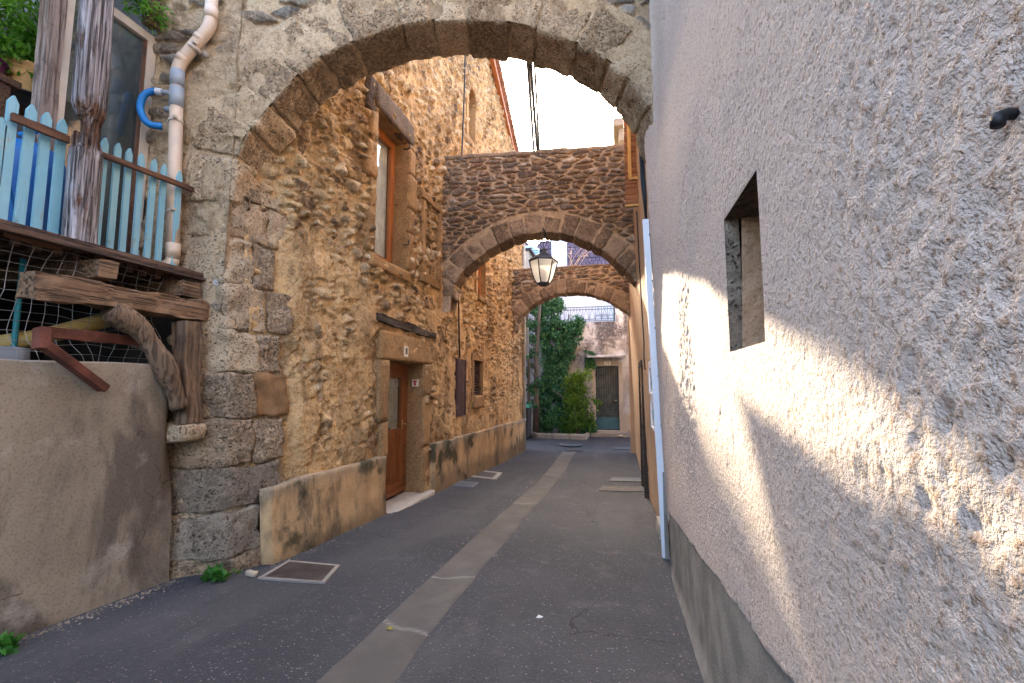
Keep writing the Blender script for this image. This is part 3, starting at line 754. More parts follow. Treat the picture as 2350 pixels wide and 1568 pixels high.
hd.tube([(xd-.01, yh, zh), (xd+.045, yh, zh), (xd+.05, yh-.11, zh)], .010, 8); hd.box((xd-.008, yh-.018, zh-.09), (xd-.002, yh+.018, zh+.06))
hd.build('handle', M['brass'], door)
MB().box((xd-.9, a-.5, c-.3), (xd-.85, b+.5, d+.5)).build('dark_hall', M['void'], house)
sr = MB(); X = wx(6.1)
for (u0, u1, v0, v1) in ((a-.24, a-.003, .88, d), (a-.17, a-.003, .42, .875), (b+.003, b+.26, 1.18, d), (b+.003, b+.26, .40, 1.175), (b+.003, b+.25, -.36, .395), (a-.24, b+.26, d+.005, d+.38)):
    big = u1-u0 > .5
    sr.block(bx(X-.16, X+.040 + random.uniform(0, .006), u0, u1, v0, v1), (5, 18 if big else 7, 9), .014, .006, 6)
sr.build('door_surround', M['dressed'], house)
# burnt relieving timber above the door
tm = MB(); tm.bar((wx(5.3), 5.16, 2.22), (wx(6.9), 6.92, 2.14), .12, .10, seg=26, jit=.35); tm.build('relieving_timber', M['darkwood'], house)
# number plate and bell
p = onW(931, 807, .045); X = wx(6.1) + .052
pl = MB(); pl.box((X-.02, p[1]-.06, p[2]-.075), (X, p[1]+.06, p[2]+.075)); npl = pl.build('number_plate', M['plate'], house)
me = text_mesh('8', .13, .002, .002); me.transform(Matrix.Translation((X+.002, p[1], p[2])) @ Matrix.Rotation(R(90), 4, 'Z') @ Matrix.Rotation(R(90), 4, 'X'))
link('number', me, M['ink'], npl)
bl = MB(); yb = b - .004; xb = wx(6.4) - .11
bl.box((xb-.05, yb-.025, 1.33), (xb+.05, yb, 1.44)); be = bl.build('door_bell', M['plate'], house)
MB().box((xb-.032, yb-.032, 1.40), (xb+.032, yb-.0255, 1.425)).box((xb-.016, yb-.031, 1.345), (xb+.016, yb-.0255, 1.399)).build('bell_button', M['red'], be)

# small iron-faced hatch and louvre further along
p0, p1 = onW(1047, 823, .03), onW(1045, 957, .03); q0 = onW(1072, 823, .03)
X = wx(8.2) + .035
ht = MB(); ht.box((X-.05, p0[1], p1[2]), (X, q0[1], p0[2])); ht.box((X+.001, p0[1]+.03, p1[2]+.04), (X+.010, p0[1]+.09, p0[2]-.04)); ht.box((X+.001, q0[1]-.09, p1[2]+.04), (X+.010, q0[1]-.03, p0[2]-.04))
hatch = ht.build('hatch_door', M['hatch'], house)
MB().tube([(X+.01, q0[1]-.04, p0[2]-.42), (X+.04, q0[1]-.04, p0[2]-.42), (X+.04, q0[1]+.03, p0[2]-.42)], .01, 8).build('latch', M['blackiron'], hatch)
a, b, c, d = OPEN['vent']; reveal(OPEN['vent'], .2, M['dressed'], 'vent_reveal')
vt = MB(); X = wx(9.1) - .05; k = c + .01
vt.box((X-.08, a, c), (X-.07, b, d))
while k < d-.03: vt.bar((X-.02, a+.002, k+.02), (X-.02, b-.002, k+.02), .05, .012, (.5, 0, 1)); k += .055
vt.build('louvre', M['hatch'], house)
MB().block(bx(X-.1, wx(9.1)+.05, a-.08, b+.08, c-.26, c-.005), (4, 8, 6), .03, .012, 6).build('vent_sill', M['dressed'], house)
# arched attic window and a low upstairs window beyond the second arch
a, b, c, d = OPEN['arched']; reveal(OPEN['arched'], .28, M['dressed'], 'attic_reveal')
X = wx(8.6) - .2; yc = (a+b)/2
ar = MB(); ar.box((X-.06, a, c), (X, a+.07, d)); ar.box((X-.06, b-.07, c), (X, b, d)); ar.box((X-.06, a+.071, d-.09), (X, b-.071, d)); ar.box((X-.05, a+.071, c), (X, b-.071, c+.06)); aw = ar.build('attic_window', M['orangewood'], house)
MB().box((X-.04, a+.07, c+.06), (X-.03, b-.07, d-.09)).build('pane', M['dimglass'], aw)
sp = MB(); N = 9; rr_ = (b-a)/2
for s in (-1, 1):      # rounded head: two filled corners
    pts = [(wx(8.6)+.02, yc + s*rr_, d+.01)] + [(wx(8.6)+.02, yc + s*rr_*math.cos(t), d - rr_*1.25 + rr_*1.25*math.sin(t)) for t in np.linspace(0, math.pi/2, N)] + [(wx(8.6)+.02, yc, d+.01)]
    sp.prism(pts if s > 0 else pts[::-1], (-.24, 0, 0))
for t0 in np.linspace(0, math.pi, 8)[:-1]:
    t1 = t0 + math.pi/7 - .04; C = []
    for xx in (wx(8.6)-.1, wx(8.6)+.04):
        C.append(xx)
    zc = d - rr_*1.25
    def pp(t, k, xx): return (xx, yc + (rr_+k)*math.cos(t), zc + (rr_*1.25+k)*math.sin(t))
    sp.block([pp(t0, .005, C[0]), pp(t0, .005, C[1]), pp(t1, .005, C[1]), pp(t1, .005, C[0]), pp(t0, .17, C[0]), pp(t0, .17, C[1]), pp(t1, .17, C[1]), pp(t1, .17, C[0])], (4, 5, 5), .02, .008, 8)
sp.build('attic_arch', M['dressed'], house)
a, b, c, d = OPEN['upper']; reveal(OPEN['upper'], .2, M['dressed'], 'upper_reveal')
X = wx(9.3) - .1
uw = MB(); uw.box((X-.06, a, c), (X, a+.08, d)); uw.box((X-.06, b-.08, c), (X, b, d)); uw.box((X-.06, a+.081, c), (X, b-.081, c+.08)); uw.box((X-.06, a+.081, d-.08), (X, b-.081, d)); u = uw.build('upper_window', M['orangewood'], house)
MB().box((X-.04, a+.08, c+.08), (X-.03, b-.08, d-.08)).build('pane', M['glass'], u)
MB().block(bx(X-.1, wx(9.3)+.06, a-.06, b+.06, c-.13, c-.004), (4, 8, 5), .02, .01, 6).build('window_sill', M['dressed'], house)
# roof verge: tiles over an orange board
vg = MB(); P = [(4.0, 10.39), (6.6, 10.39), (YEND+.3, 13.69-.5*(YEND+.3))]
for (p, q) in zip(P[:-1], P[1:]):
    for (x0, x1, lo, hi) in ((-8, -2.62, .10, .22),):
        V = []
        for (y, z) in (p, q): V += [(x0, y, z+lo), (x1, y, z+lo), (x1, y, z+hi), (x0, y, z+hi)]
        vg.add(V, [(0,1,2,3), (7,6,5,4), (0,4,5,1), (1,5,6,2), (2,6,7,3), (3,7,4,0)])
    L = math.hypot(q[0]-p[0], q[1]-p[1]); nt = int(L/.3)
    for k in range(nt):
        t = (k+.5)/nt; y = p[0]+(q[0]-p[0])*t; z = p[1]+(q[1]-p[1])*t
        dy, dz = (q[0]-p[0])/L, (q[1]-p[1])/L
        vg.tube([(-2.64, y-dy*.17, z+.21-dz*.17), (-2.64, y+dy*.17, z+.225-dz*-.17)], [.085, .07], 10)
roof = vg.build('roof', M['rooftile'], house)
vb = MB(); p, q = P[1], P[2]; vb.bar((-2.69, p[0], p[1]+.02), (-2.69, q[0], q[1]+.02), .10, .15); vb.build('verge_board', M['orangewood'], house)

# ---------------------------------------------------------------- arches
def make_arch(name, label, loc, ang, curve, thick, x0, x1, ztop, zleft, ring, nv, smat, vmat, seed, stone, coping=None, sparse=0.0, fine=.012):
    root = empty(name, loc, R(ang), label, 'arch')
    cv = spline(curve, 420); s = np.r_[0, np.cumsum(np.linalg.norm(np.diff(cv, axis=0), axis=1))]; L = s[-1]
    tg = np.gradient(cv, axis=0); tg /= np.linalg.norm(tg, axis=1, keepdims=True); nm = np.stack([-tg[:, 1], tg[:, 0]], -1)
    at = lambda q: (np.array([np.interp(q, s, cv[:, 0]), np.interp(q, s, cv[:, 1])]), np.array([np.interp(q, s, nm[:, 0]), np.interp(q, s, nm[:, 1])]))
    # voussoirs: wedges through the full thickness
    cuts = np.linspace(0, L, nv+1); cuts[1:-1] += np.array([random.uniform(-.22, .22) for _ in range(nv-1)]) * L/nv
    vo = MB()
    for k in range(nv):
        g = random.uniform(.008, .02); q0, q1 = cuts[k]+g, cuts[k+1]-g
        p0, n0 = at(q0); p1, n1 = at(q1); n0 = n0/np.linalg.norm(n0); n1 = n1/np.linalg.norm(n1)
        rd = ring * random.uniform(.74, 1.12); i = random.uniform(-.006, .010)
        f, bk = -.016 - random.uniform(0, .012), thick + .012
        sk = random.uniform(-.03, .03)
        a, b = p0 + n0*i, p1 + n1*i; c, d = p1 + n1*(rd+sk), p0 + n0*(rd-sk)
        C8 = [(a[0], f, a[1]), (b[0], f, b[1]), (b[0], bk, b[1]), (a[0], bk, a[1]), (d[0], f, d[1]), (c[0], f, c[1]), (c[0], bk, c[1]), (d[0], bk, d[1])]
        vo.block(C8, (max(9, int(L/nv/.018)), 14, 20), .02, .022, 7)
    o = vo.build('arch_ring', vmat, None); o.parent = root
    # masonry above: columns from the intrados up
    R0 = cv + nm*.022
    xm = R0[:, 0]; ok = np.r_[True, np.diff(np.maximum.accumulate(xm)) > 1e-4]; xs_c, zs_c = xm[ok], R0[ok, 1]
    xs = np.unique(np.concatenate([np.arange(x0, xs_c[0], fine*1.6), xs_c, np.arange(xs_c[-1], x1, fine*1.6), [x1]]))
    zb = np.where(xs < xs_c[0]-1e-6, zleft, np.where(xs > xs_c[-1]+1e-6, zleft, np.interp(xs, xs_c, zs_c)))
    nz = int((ztop - min(zb.min(), 3.0)) / fine)
    T = np.linspace(0, 1, nz)
    X = np.repeat(xs[:, None], nz, 1); Z = zb[:, None] + (ztop - zb[:, None])*T[None]
    sw, sh = stone
    wa = fbm(X*3, Z*3, seed, seed, 3)
    f1, f2, rn, r2 = worley(X/sw + wa*.25, Z/sh + wa*.45, seed, .8)
    e = f2 - f1 + fbm(X*18, Z*18, 0, seed+3, 3)*.12
    th = .03 + (.26 if sparse else .15)*r2
    st = sstep(th, th+.13, e)
    if sparse: st = st * (r2 < 1 - sparse)
    # ring zone is mortar
    d2 = np.min(np.hypot(X[..., None]-cv[::12, 0], Z[..., None]-cv[::12, 1]), -1)
    rz = sstep(ring*1.02, ring*1.14, d2); st = st*rz
    dome = np.sqrt(np.clip((e-th)/.7, 0, 1))
    disp = st*(.016+.036*dome*(.3+rn)) + fbm(X*5, Z*5, 1, seed+5, 4)*.012 + fbm(X*26, Z*26, 1, seed+7, 3)*.005
    disp = disp*(.5+.5*rz) + (1-rz)*(.019 if sparse else .004)
    pl = sstep(.0, .25, fbm(X*1.3, Z*1.3, 2, seed+9, 4) + (.12 if sparse else -.5)) * rz*.0
    if sparse:
        pl = sstep(.25, -.05, X) * sstep(-.15, .1, fbm(X*2.2, Z*2.2, 4, seed+9, 5))
        disp = disp*(1-pl*.8) + pl*.02 + sstep(.3, 0., X)*(fbm(X*3.4, Z*3.4, 6, seed+19, 5)*.035 - .03*sstep(.16, .3, fbm(X*4, Z*4, 8, seed+23, 4)))
    V = np.stack([X, -disp, Z], -1)
    me = mesh_np('masonry', V, grid_faces(len(xs), nz), dict(st=st, rnd=rn, pl=pl)); o = link('masonry', me, smat, root, world=False)
    # soffit bed, rear face, top
    m = MB(); n2 = 8
    P = cv[::6] + nm[::6]*.022; V = []
    for (px, pz) in P: V += [(px, thick*w/n2, pz) for w in range(n2+1)]
    m.add(V, [(k*(n2+1)+w, k*(n2+1)+w+1, (k+1)*(n2+1)+w+1, (k+1)*(n2+1)+w) for k in range(len(P)-1) for w in range(n2)], smooth=True)
    q = xs[::8]; zq = zb[::8]; V = []
    for (px, pz) in zip(q, zq): V += [(px, thick, pz), (px, thick, ztop)]
    m.add(V, [(2*k, 2*k+1, 2*k+3, 2*k+2) for k in range(len(q)-1)])
    m.box((x0, .0, ztop-.02), (x1, thick, ztop))
    o = m.build('arch_bed', smat, None); o.parent = root
    if coping:
        c = MB(); c.block(bx(x0, x1, -.03, thick+.05, ztop-.001, ztop+coping), (70, 8, 4), .012, .012, 6)
        o = c.build('coping', vmat, None); o.parent = root
    return root
A1 = ((-3.4, 3.3, 0), 13.3)
arch1 = make_arch('stone_arch', 'large near stone arch of pitted grey blocks framing the alley, springing from the corner pier', *A1,
    [(.05, 3.0), (.055, 3.25), (.14, 3.6), (.41, 3.98), (.71, 4.33), (1.15, 4.57), (1.6, 4.72), (2.05, 4.77), (2.51, 4.74), (2.96, 4.63), (3.40, 4.40), (3.71, 4.10), (3.88, 3.78), (3.93, 3.55), (3.94, 3.2)],
    .46, -.765, 4.15, 6.0, .9, .48, 17, M['archface'], M['tufa'], 3, (.30, .105), sparse=.38)
A2 = ((-2.85, 7.3, 0), 5.5)
arch2 = make_arch('stone_arch', 'middle arch with dark slab masonry and flat coping, the lantern hanging under it', *A2,
    [(.10, 2.85), (.15, 3.1), (.30, 3.30), (.64, 3.59), (1.1, 3.84), (1.66, 3.94), (2.21, 3.83), (2.64, 3.59), (2.99, 3.28), (3.22, 3.0), (3.27, 2.75)],
    .42, -.12, 3.32, 5.34, 2.6, .36, 16, M['slab'], M['tufa2'], 11, (.25, .088), coping=.07)
A3 = ((-2.62, 11.6, 0), 0)
arch3 = make_arch('stone_arch', 'farthest arch, low and brown with weeds on top, in front of the ivy house', *A3,
    [(.02, 2.75), (.07, 3.02), (.38, 3.36), (.90, 3.63), (1.55, 3.72), (2.24, 3.56), (2.77, 3.25), (2.99, 3.0), (3.04, 2.75)],
    .40, -.1, 3.12, 4.39, 2.6, .34, 17, M['slab'], M['tufa2'], 17, (.26, .10), coping=.04, fine=.016)

# corner pier: worn quoins on a rough core
def pier():
    core = MB(); core.hexa([(-3.52, 2.96, -.4), (-3.105, 3.262, -.4), (-3.00, 3.85, -.4), (-3.9, 3.85, -.4), (-3.92, 3.27, 3.3), (-3.465, 3.325, 3.3), (-3.345, 3.85, 3.3), (-3.9, 3.85, 3.3)])
    core.build('pier_core', M['quoin'], arch1)
    z = -.35
    rows = [.30, .36, .36, .39, .40, .37, .42, .44, .40, .36]
    for k, h in enumerate(rows):
        z1 = min(z + h, 3.24); zc = (z+z1)/2
        xr = -3.06 - .35*(zc+.15)/3.2 + random.uniform(-.012, .012)         # corner line leans back
        yf = 3.235 + .02*zc + random.uniform(-.012, .012)
        wl = (.54, .56, .54, .50, .40, .46, .38, .30, .40, .34)[k]; ds = (.40, .26, .44, .20, .22, .27, .36, .24, .38, .3)[k]
        sk = .62 - .42*sstep(.3, 2.4, zc)              # the lower face is turned towards the street
        g = .007; sl = .27
        yl = yf - wl*sk
        C8 = [(xr-wl, yl, z+g), (xr, yf, z+g), (xr+sl*ds, yf+ds, z+g), (xr-wl, yf+ds, z+g), (xr-wl-.02, yl+.012, z1-g), (xr-.03, yf+.012, z1-g), (xr-.03+sl*ds, yf+ds, z1-g), (xr-wl-.02, yf+ds, z1-g)]
        mb = MB(); mb.block(C8, (16, 12, 14), random.uniform(.012, .022), .030, 7); mb.build('quoin', M[('quoin', 'greyquoin', 'greyquoin', 'quoin', 'palequoin', 'palequoin', 'quoin', 'palequoin', 'quoin', 'palequoin')[k]], arch1)
        w2 = .32 if k == 4 else random.uniform(.22, .32)
        C8 = [(xr-.30, yf+ds+.012, z+g), (xr-.006+sl*ds, yf+ds+.012, z+g), (xr-.006+sl*(ds+w2), yf+ds+w2, z+g), (xr-.30, yf+ds+w2, z+g)]
        C8 = C8 + [(p[0]-.035, p[1], z1-g) for p in C8]
        if zc < .5: xl = xr - wl - .012; z = z1; continue
        mb = MB(); mb.block(C8, (10, 12, 12), .016, .026, 7); o = mb.build('quoin', M['redquoin' if k == 4 else ('quoin', 'palequoin')[k % 2]], arch1)
        if k == 4: o['label'] = 'brown sandstone quoin'
        xl = xr - wl - .012
        if xl > -3.72:
            C8 = [(xl-.36, yl-.30*sk+.03, z+g), (xl, yl+.012, z+g), (xl, yl+.3, z+g), (xl-.36, yl+.3, z+g)]; C8 = C8 + [(p[0]-.03, p[1]+.01, z1-g) for p in C8]
            if zc > 1.0:
                mb = MB(); mb.block(C8, (12, 8, 10), .018, .024, 7); mb.build('quoin', M['quoin'], arch1)
        z = z1
pier()
# ---------------------------------------------------------------- right-hand building
def RX(Y, z):
    far = sstep(4.0, 4.5, Y)
    return .40*(1-far) + far*(.425 - .028*(np.clip(z, -.5, 4.2)+.3))
rh = empty('rendered_house', (.45, 4, 0), 0, 'pale roughcast house filling the right side of the alley, with a small recessed niche', 'house')
NI = (1.375, 1.785, 1.47, 1.965)
def base_top(Y): return np.where(Y < 4.3, .31 + .118*(3.88 - Y), .12 + 0*Y)
def stucco_wall():
    ys = axis(-3.2, 4.5, lambda y: .08 if y < .15 else .0065 + .0012*max(0, y-1), NI[:2])
    zs = axis(-.35, 7.6, lambda z: .0085 if z < 2.75 else (.016 if z < 4.6 else .08), NI[2:])
    Y, Z = np.meshgrid(ys, zs, indexing='ij')
    a = fbm(Y*30, Z*26, 0, 101, 3); b = 1 - np.abs(fbm(Y*19, Z*15, 2, 103, 4))*2.2; c = fbm(Y*70, Z*70, 1, 105, 2)
    h = a*.55 + np.clip(b, -1, 1)*.45 + c*.25
    big = fbm(Y*1.1, Z*1.1, 3, 107, 3)*.008 + fbm(Y*4, Z*4, 3, 109, 3)*.003
    patch = .55 + .9*sstep(-.2, .35, fbm(Y*1.7, Z*1.7, 5, 111, 3))
    disp = h*.0052*patch*(1 + .45*sstep(1.4, 3.0, Y)) + big
    q = np.maximum(np.maximum(NI[0]-Y, Y-NI[1]), np.maximum(NI[2]-Z, Z-NI[3])); disp *= sstep(-.01, .03, q)*.7+.3
    bt = base_top(Y) + fbm(Y*6, 0, 2, 113, 4)*.02
    low = sstep(bt+.012, bt-.012, Z)
    disp = disp*(1-low) - low*.016
    X = RX(Y, Z) - disp
    cy, cz = np.meshgrid((ys[:-1]+ys[1:])/2, (zs[:-1]+zs[1:])/2, indexing='ij')
    keep = ~((cy > NI[0]) & (cy < NI[1]) & (cz > NI[2]) & (cz < NI[3])) & (cz > base_top(cy) - .08)
    link('wall', mesh_np('wall', np.stack([X, Y, Z], -1), grid_faces(len(ys), len(zs), keep, True), dict(hgt=h)), M['stucco'], rh)
    # far stretch, tan render
    ys = axis(4.45, 12.7, lambda y: .035, []); zs = axis(-.6, 5.9, lambda z: .03, [])
    Y, Z = np.meshgrid(ys, zs, indexing='ij')
    h = fbm(Y*14, Z*14, 0, 121, 4)
    X = RX(Y, Z) - h*.008 - fbm(Y*1.2, Z*1.2, 1, 123, 3)*.012 + .004
    link('far_wall', mesh_np('far_wall', np.stack([X, Y, Z], -1), grid_faces(len(ys), len(zs), None, True), dict(hgt=h)), M['tanstucco'], rh)
    # grey base
    ys = axis(-3.2, 4.5, lambda y: .03, []); T = np.linspace(0, 1, 26)
    Y, TT = np.meshgrid(ys, T, indexing='ij')
    zb = np.interp(Y, _GY, _GZ) - .06; Z = zb + (base_top(Y) + .02 - zb)*TT
    X = RX(Y, Z) + .006 - .05*np.clip(1-TT/.25, 0, 1)**2 + fbm(Y*3, Z*3, 0, 131, 4)*.006
    link('grey_base', mesh_np('grey_base', np.stack([X, Y, Z], -1), grid_faces(len(ys), len(T), None, True)), M['greybase'], rh)
    m = MB(); y = 4.52
    m.box((.385, 4.50, -.4), (.55, 4.62, .55)); m.build('grey_foot', M['greybase'], rh)
    m = MB(); m.box((.62, -3.2, -.5), (6, 12.7, 7.6)); m.box((.30, 12.7, -.6), (6, 12.9, 5.9)); m.build('building_core', M['tanstucco'], rh)
stucco_wall()
# niche: deep reveals, grey stone edge then tan mortar
nd = .34; a, b, c, d = NI
def nface(P, name, mat, n=(24, 24), amp=.006, s=0):
    P = [np.array(p, float) for p in P]; u, v = np.meshgrid(np.linspace(0, 1, n[0]), np.linspace(0, 1, n[1]), indexing='ij')
    V = (P[0]*((1-u)*(1-v))[..., None] + P[1]*(u*(1-v))[..., None] + P[2]*(u*v)[..., None] + P[3]*((1-u)*v)[..., None])
    nn = np.cross(P[1]-P[0], P[3]-P[0]); nn /= np.linalg.norm(nn)
    e = np.minimum(np.minimum(u, 1-u), np.minimum(v, 1-v)); V = V + nn*(fbm(V[..., 0]*20, V[..., 1]*20, V[..., 2]*20, s, 4)*amp*sstep(0, .1, e))[..., None]
    return link(name, mesh_np(name, V, grid_faces(*n), dict(rnd=np.full(u.shape, .5), hgt=u*0)), mat, rh)
x0 = .40; x1 = x0 + nd
k = x0 + .05
nface([(x0, b, c), (k, b+.004, c), (k, b+.004, d), (x0, b, d)], 'niche_edge', M['greyquoin'], (10, 40), .006, 3)
nface([(k-.012, b-.010, c), (x1, b-.02, c), (x1, b-.02, d), (k+.006, b-.012, d)], 'niche_side', M['tanstucco'], (20, 40), .02, 4)
nface([(x0, a, c), (x0, a, d), (x1, a, d), (x1, a, c)], 'niche_side', M['tanstucco'], s=5)
nface([(x0, a, d), (x0, b, d), (x1, b, d), (x1, a, d)], 'niche_head', M['darkstone'], amp=.012, s=6)
nface([(x0, a, c), (x1, a, c), (x1, b, c), (x0, b, c)], 'niche_sill', M['cement'], s=7)
nface([(x1, a, c), (x1, a, d), (x1, b, d), (x1, b, c)], 'niche_back', M['tanstucco'], s=8)
# eave high up
ev = MB(); ev.box((.02, 8.6, 6.35), (.75, 12.6, 6.5)); ev.box((.12, 8.7, 6.1), (.75, 12.5, 6.349)); ev.box((.2, 8.8, 5.9), (.75, 12.4, 6.099)); ev.build('eave', M['cement'], rh)
# wooden shutter standing open, pale frame
X0, X1, Y0 = .05, .36, 6.0
sb = MB(); z = 3.72
while z < 4.95: sb.box((X0+.10, Y0-.012, z), (X1, Y0+.02, z+.066)); z += .072
sb.box((X0+.10, Y0+.021, 3.70), (X1, Y0+.03, 4.97))
sh = sb.build('shutter', M['shutterwood'], rh)
MB().box((X0+.14, Y0-.030, 4.05), (X0+.185, Y0-.013, 4.97)).box((X0+.186, Y0-.030, 4.05), (X1-.02, Y0-.013, 4.085)).box((X0+.09, Y0-.02, 3.69), (X1+.01, Y0+.03, 3.718)).build('shutter_frame', M['palewood'], sh)
# near-end door post and step of the neighbour's door
dj = MB(); dj.box((.36, 7.4, -.42), (.44, 7.5, 1.75)); dj.box((.36, 8.4, -.42), (.44, 8.5, 1.75)); dj.box((.36, 7.501, 1.65), (.44, 8.399, 1.75)); dj.box((.41, 7.501, -.42), (.425, 8.399, 1.649)); dj.build('side_door', M['darkwood'], rh)
MB().block(bx(.385, .46, 5.15, 5.6, -.38, -.12), (5, 6, 5), .02, .01, 8).build('white_footing', M['cement'], rh)

# iron hook
p = onX(2322, 268, .40)
hk = MB(); hk.tube([(.41, p[1]-.004, p[2]), (.392, p[1]-.004, p[2]+.001), (.384, p[1]-.006, p[2]-.002), (.382, p[1]-.008, p[2]-.012)], [.0055, .006, .0065, .006], 10)
tag(hk.build('iron_hook', M['blackiron']), 'black iron hook stuck in the pale rough wall near the photo edge', 'hook')
# white trunking with its cables
Yd = 4.56
xd0 = float(RX(Yd, -.3)) - .032; xd1 = float(RX(Yd, 3.0)) - .032
zt = 2.98
ct = empty('cable_trunking', (xd0, Yd, -.25), 0, 'tall white plastic cable trunking fixed upright to the right wall', 'trunking')
m = MB(); m.bar((xd0, Yd, -.27), (xd1, Yd, zt), .06, .058, (1, 0, 0)); m.build('trunk', M['whitepvc'], ct)
for t in np.linspace(.1, .95, 7):
    m = MB(); m.box((xd0+(xd1-xd0)*t+.022, Yd-.036, -.27+(zt+.27)*t-.008), (xd0+(xd1-xd0)*t+.033, Yd+.036, -.27+(zt+.27)*t+.008))
    m.build('clip', M['blackiron'], ct)
cb = MB()
for k, dx in enumerate((-.012, .006, .018)):
    cb.tube([(xd1+.01, Yd-.02+.02*k, zt-.05), (xd1-.01+dx, Yd+.02, zt+.35), (xd1-.02+dx, Yd+.12+.03*k, zt+.9), (xd1+dx, Yd+.10, zt+1.5), (xd1+.03+dx, Yd, zt+2.3)], .011, 8)
tag(cb.build('cable_bundle', M['black']), 'bundle of black cables running up the wall out of the white trunking', 'cables')
# letterboxes
def letterbox(z0, lab):
    X = float(RX(5.2, z0)); e = empty('letterbox', (X, 5.2, z0), 0, lab, 'letterbox', 'letterboxes on the right wall')
    m = MB(); m.box((X-.035, 5.02, z0), (X+.03, 5.50, z0+.024)); m.box((X-.035, 5.02, z0+.29), (X+.03, 5.50, z0+.37)); m.box((X-.035, 5.02, z0+.0245), (X+.03, 5.045, z0+.2895)); m.box((X-.035, 5.475, z0+.0245), (X+.03, 5.50, z0+.2895)); m.build('frame', M['whitepvc'], e)
    MB().box((X-.018, 5.046, z0+.025), (X+.02, 5.474, z0+.289)).build('box', M['cream'], e)
    MB().box((X-.024, 5.16, z0+.10), (X-.0185, 5.36, z0+.21)).build('name_card', M['teal'], e)
    MB().tube([(X-.03, 5.26, z0+.15), (X-.02, 5.26, z0+.15)], .018, 10).build('lock', M['brass'], e)
letterbox(1.25, 'upper of two cream letterboxes with white frames on the right wall')
letterbox(.87, 'lower of two cream letterboxes with white frames on the right wall')
wr = MB(); y = 6.1
wr.tube([(float(RX(6.2, z))-.018, 6.2 + .04*math.sin(z*3), z) for z in np.linspace(3.68, 1.95, 14)] + [(float(RX(6.2, 1.7))-.03, 6.16, 1.72), (float(RX(6.2, 1.5))-.035, 6.02, 1.55)], .009, 6)
tag(wr.build('wall_cable', M['black']), 'thin black cable hanging loose down the right wall under the wooden shutter', 'cable')

# ---------------------------------------------------------------- terrace on the left
lw = empty('low_wall', (-3.45, 2.2, 0), 0, 'stained grey rendered wall along the street below the wooden balcony', 'wall')
def lowwall():
    ys = np.arange(-3.0, 2.99, .03); zs = np.linspace(-.45, 1.5, 70)
    Y, Z = np.meshgrid(ys, zs, indexing='ij')
    X = -3.41 + fbm(Y*.9, Z*.9, 0, 141, 4)*.018 + fbm(Y*5, Z*5, 0, 143, 4)*.005 + .02*np.clip((.1-Z)/.4, 0, 1)
    Zt = Z + (fbm(Y*2, 0, 3, 145, 3)*.02)*(Z > 1.4)
    V = np.stack([X, Y, Zt], -1)
    top = V[:, -1:].copy(); t2 = top.copy(); t2[..., 0] -= .03; t2[..., 2] += .012; t3 = t2.copy(); t3[..., 0] = -3.66; t4 = t3.copy(); t4[..., 2] = 1.0
    T = np.concatenate([top, t2, t3, t4], 1)
    for A in (V, T): A[..., 0] -= .13*sstep(2.86, 2.99, A[..., 1])*sstep(.2, 1.2, A[..., 2])
    F = np.concatenate([grid_faces(V.shape[0], V.shape[1]), grid_faces(T.shape[0], 4) + V.shape[0]*V.shape[1]])
    link('rendered_face', mesh_np('rendered_face', np.concatenate([V.reshape(-1, 3), T.reshape(-1, 3)]), F), M['lowwall'], lw)
lowwall()
# the lean-to behind: store under the deck, back walls, roof over the terrace
lean = empty('lean_to', (-4.6, 1.5, 0), 0, 'shadowy lean-to behind the balcony with glazed side and timber roof', 'lean-to')
m = MB(); m.box((-5.3, -3, -.4), (-5.2, 3.24, 2.25)); m.box((-5.19, -3, 1.0), (-3.67, 3.2, 1.05)); m.box((-5.19, -3.1, 1.05), (-3.6, -3, 2.2)); m.box((-5.19, 3.12, 1.05), (-3.62, 3.19, 2.24)); m.build('store_wall', M['void'], lean)  # walls coloured near black to paint in the darkness under the deck
m = MB()
for k in range(28): m.box((-3.64, -3 + k*.15, 1.45), (-3.62, -3 + k*.15 + .145, 2.26))
m.build('light_block_boards', M['deckwood'], lean)  # unseen boards, added to keep daylight out of the store
m = MB(); m.box((-6.3, -2.5, 2.2), (-6.2, 3.2, 5.6)); m.box((-6.19, 3.0, 2.4), (-4.9, 3.18, 5.4)); m.build('back_wall', M['sheet'], lean)
yg0, yg1 = float(onX(149, 250, -4.13)[1]), 3.115
yp0, yp1, yg_ = (float(onX(q, 250, -4.13)[1]) for q in (84, 116, 129))
m = MB(); zt = 4.575
m.box((-4.20, yg_+.005, 2.33), (-4.13, yg0, 5.3)); m.box((-4.20, yg1-.075, 2.33), (-4.13, yg1, zt)); m.box((-4.20, yg0+.001, zt-.075), (-4.13, yg1-.076, zt)); m.box((-4.20, yg0+.001, 2.33), (-4.13, yg1-.076, 2.45))
gl = m.build('glazed_frame', M['cream'], lean)
MB().box((-4.175, yg0, 2.45), (-4.168, yg1-.075, zt-.07)).build('pane', M['dimglass'], gl)
m = MB(); m.box((-4.17, yg1-.095, 2.46), (-4.14, yg1-.0755, zt-.0755)); m.build('inner_bead', M['railwood'], gl)
m = MB(); yc = (yp0+yp1)/2; m.bar((-4.16, yc+.02, 2.3), (-4.16, yc-.02, 5.4), (yp1-yp0)*.95, .10, (1, 0, 0), seg=24, jit=.10); yc = (yp1+yg_)/2; m.bar((-4.155, yc+.02, 2.3), (-4.155, yc-.01, 5.4), (yg_-yp1)*.95, .06, (1, 0, 0), seg=24, jit=.15); m.build('timber_post', M['postwood'], lean)
m = MB()
for y in (-.6, .5, 1.5, 2.0, 2.75): m.bar((-6.2, y, 5.15), (-3.75, y, 4.86), .07, .11)
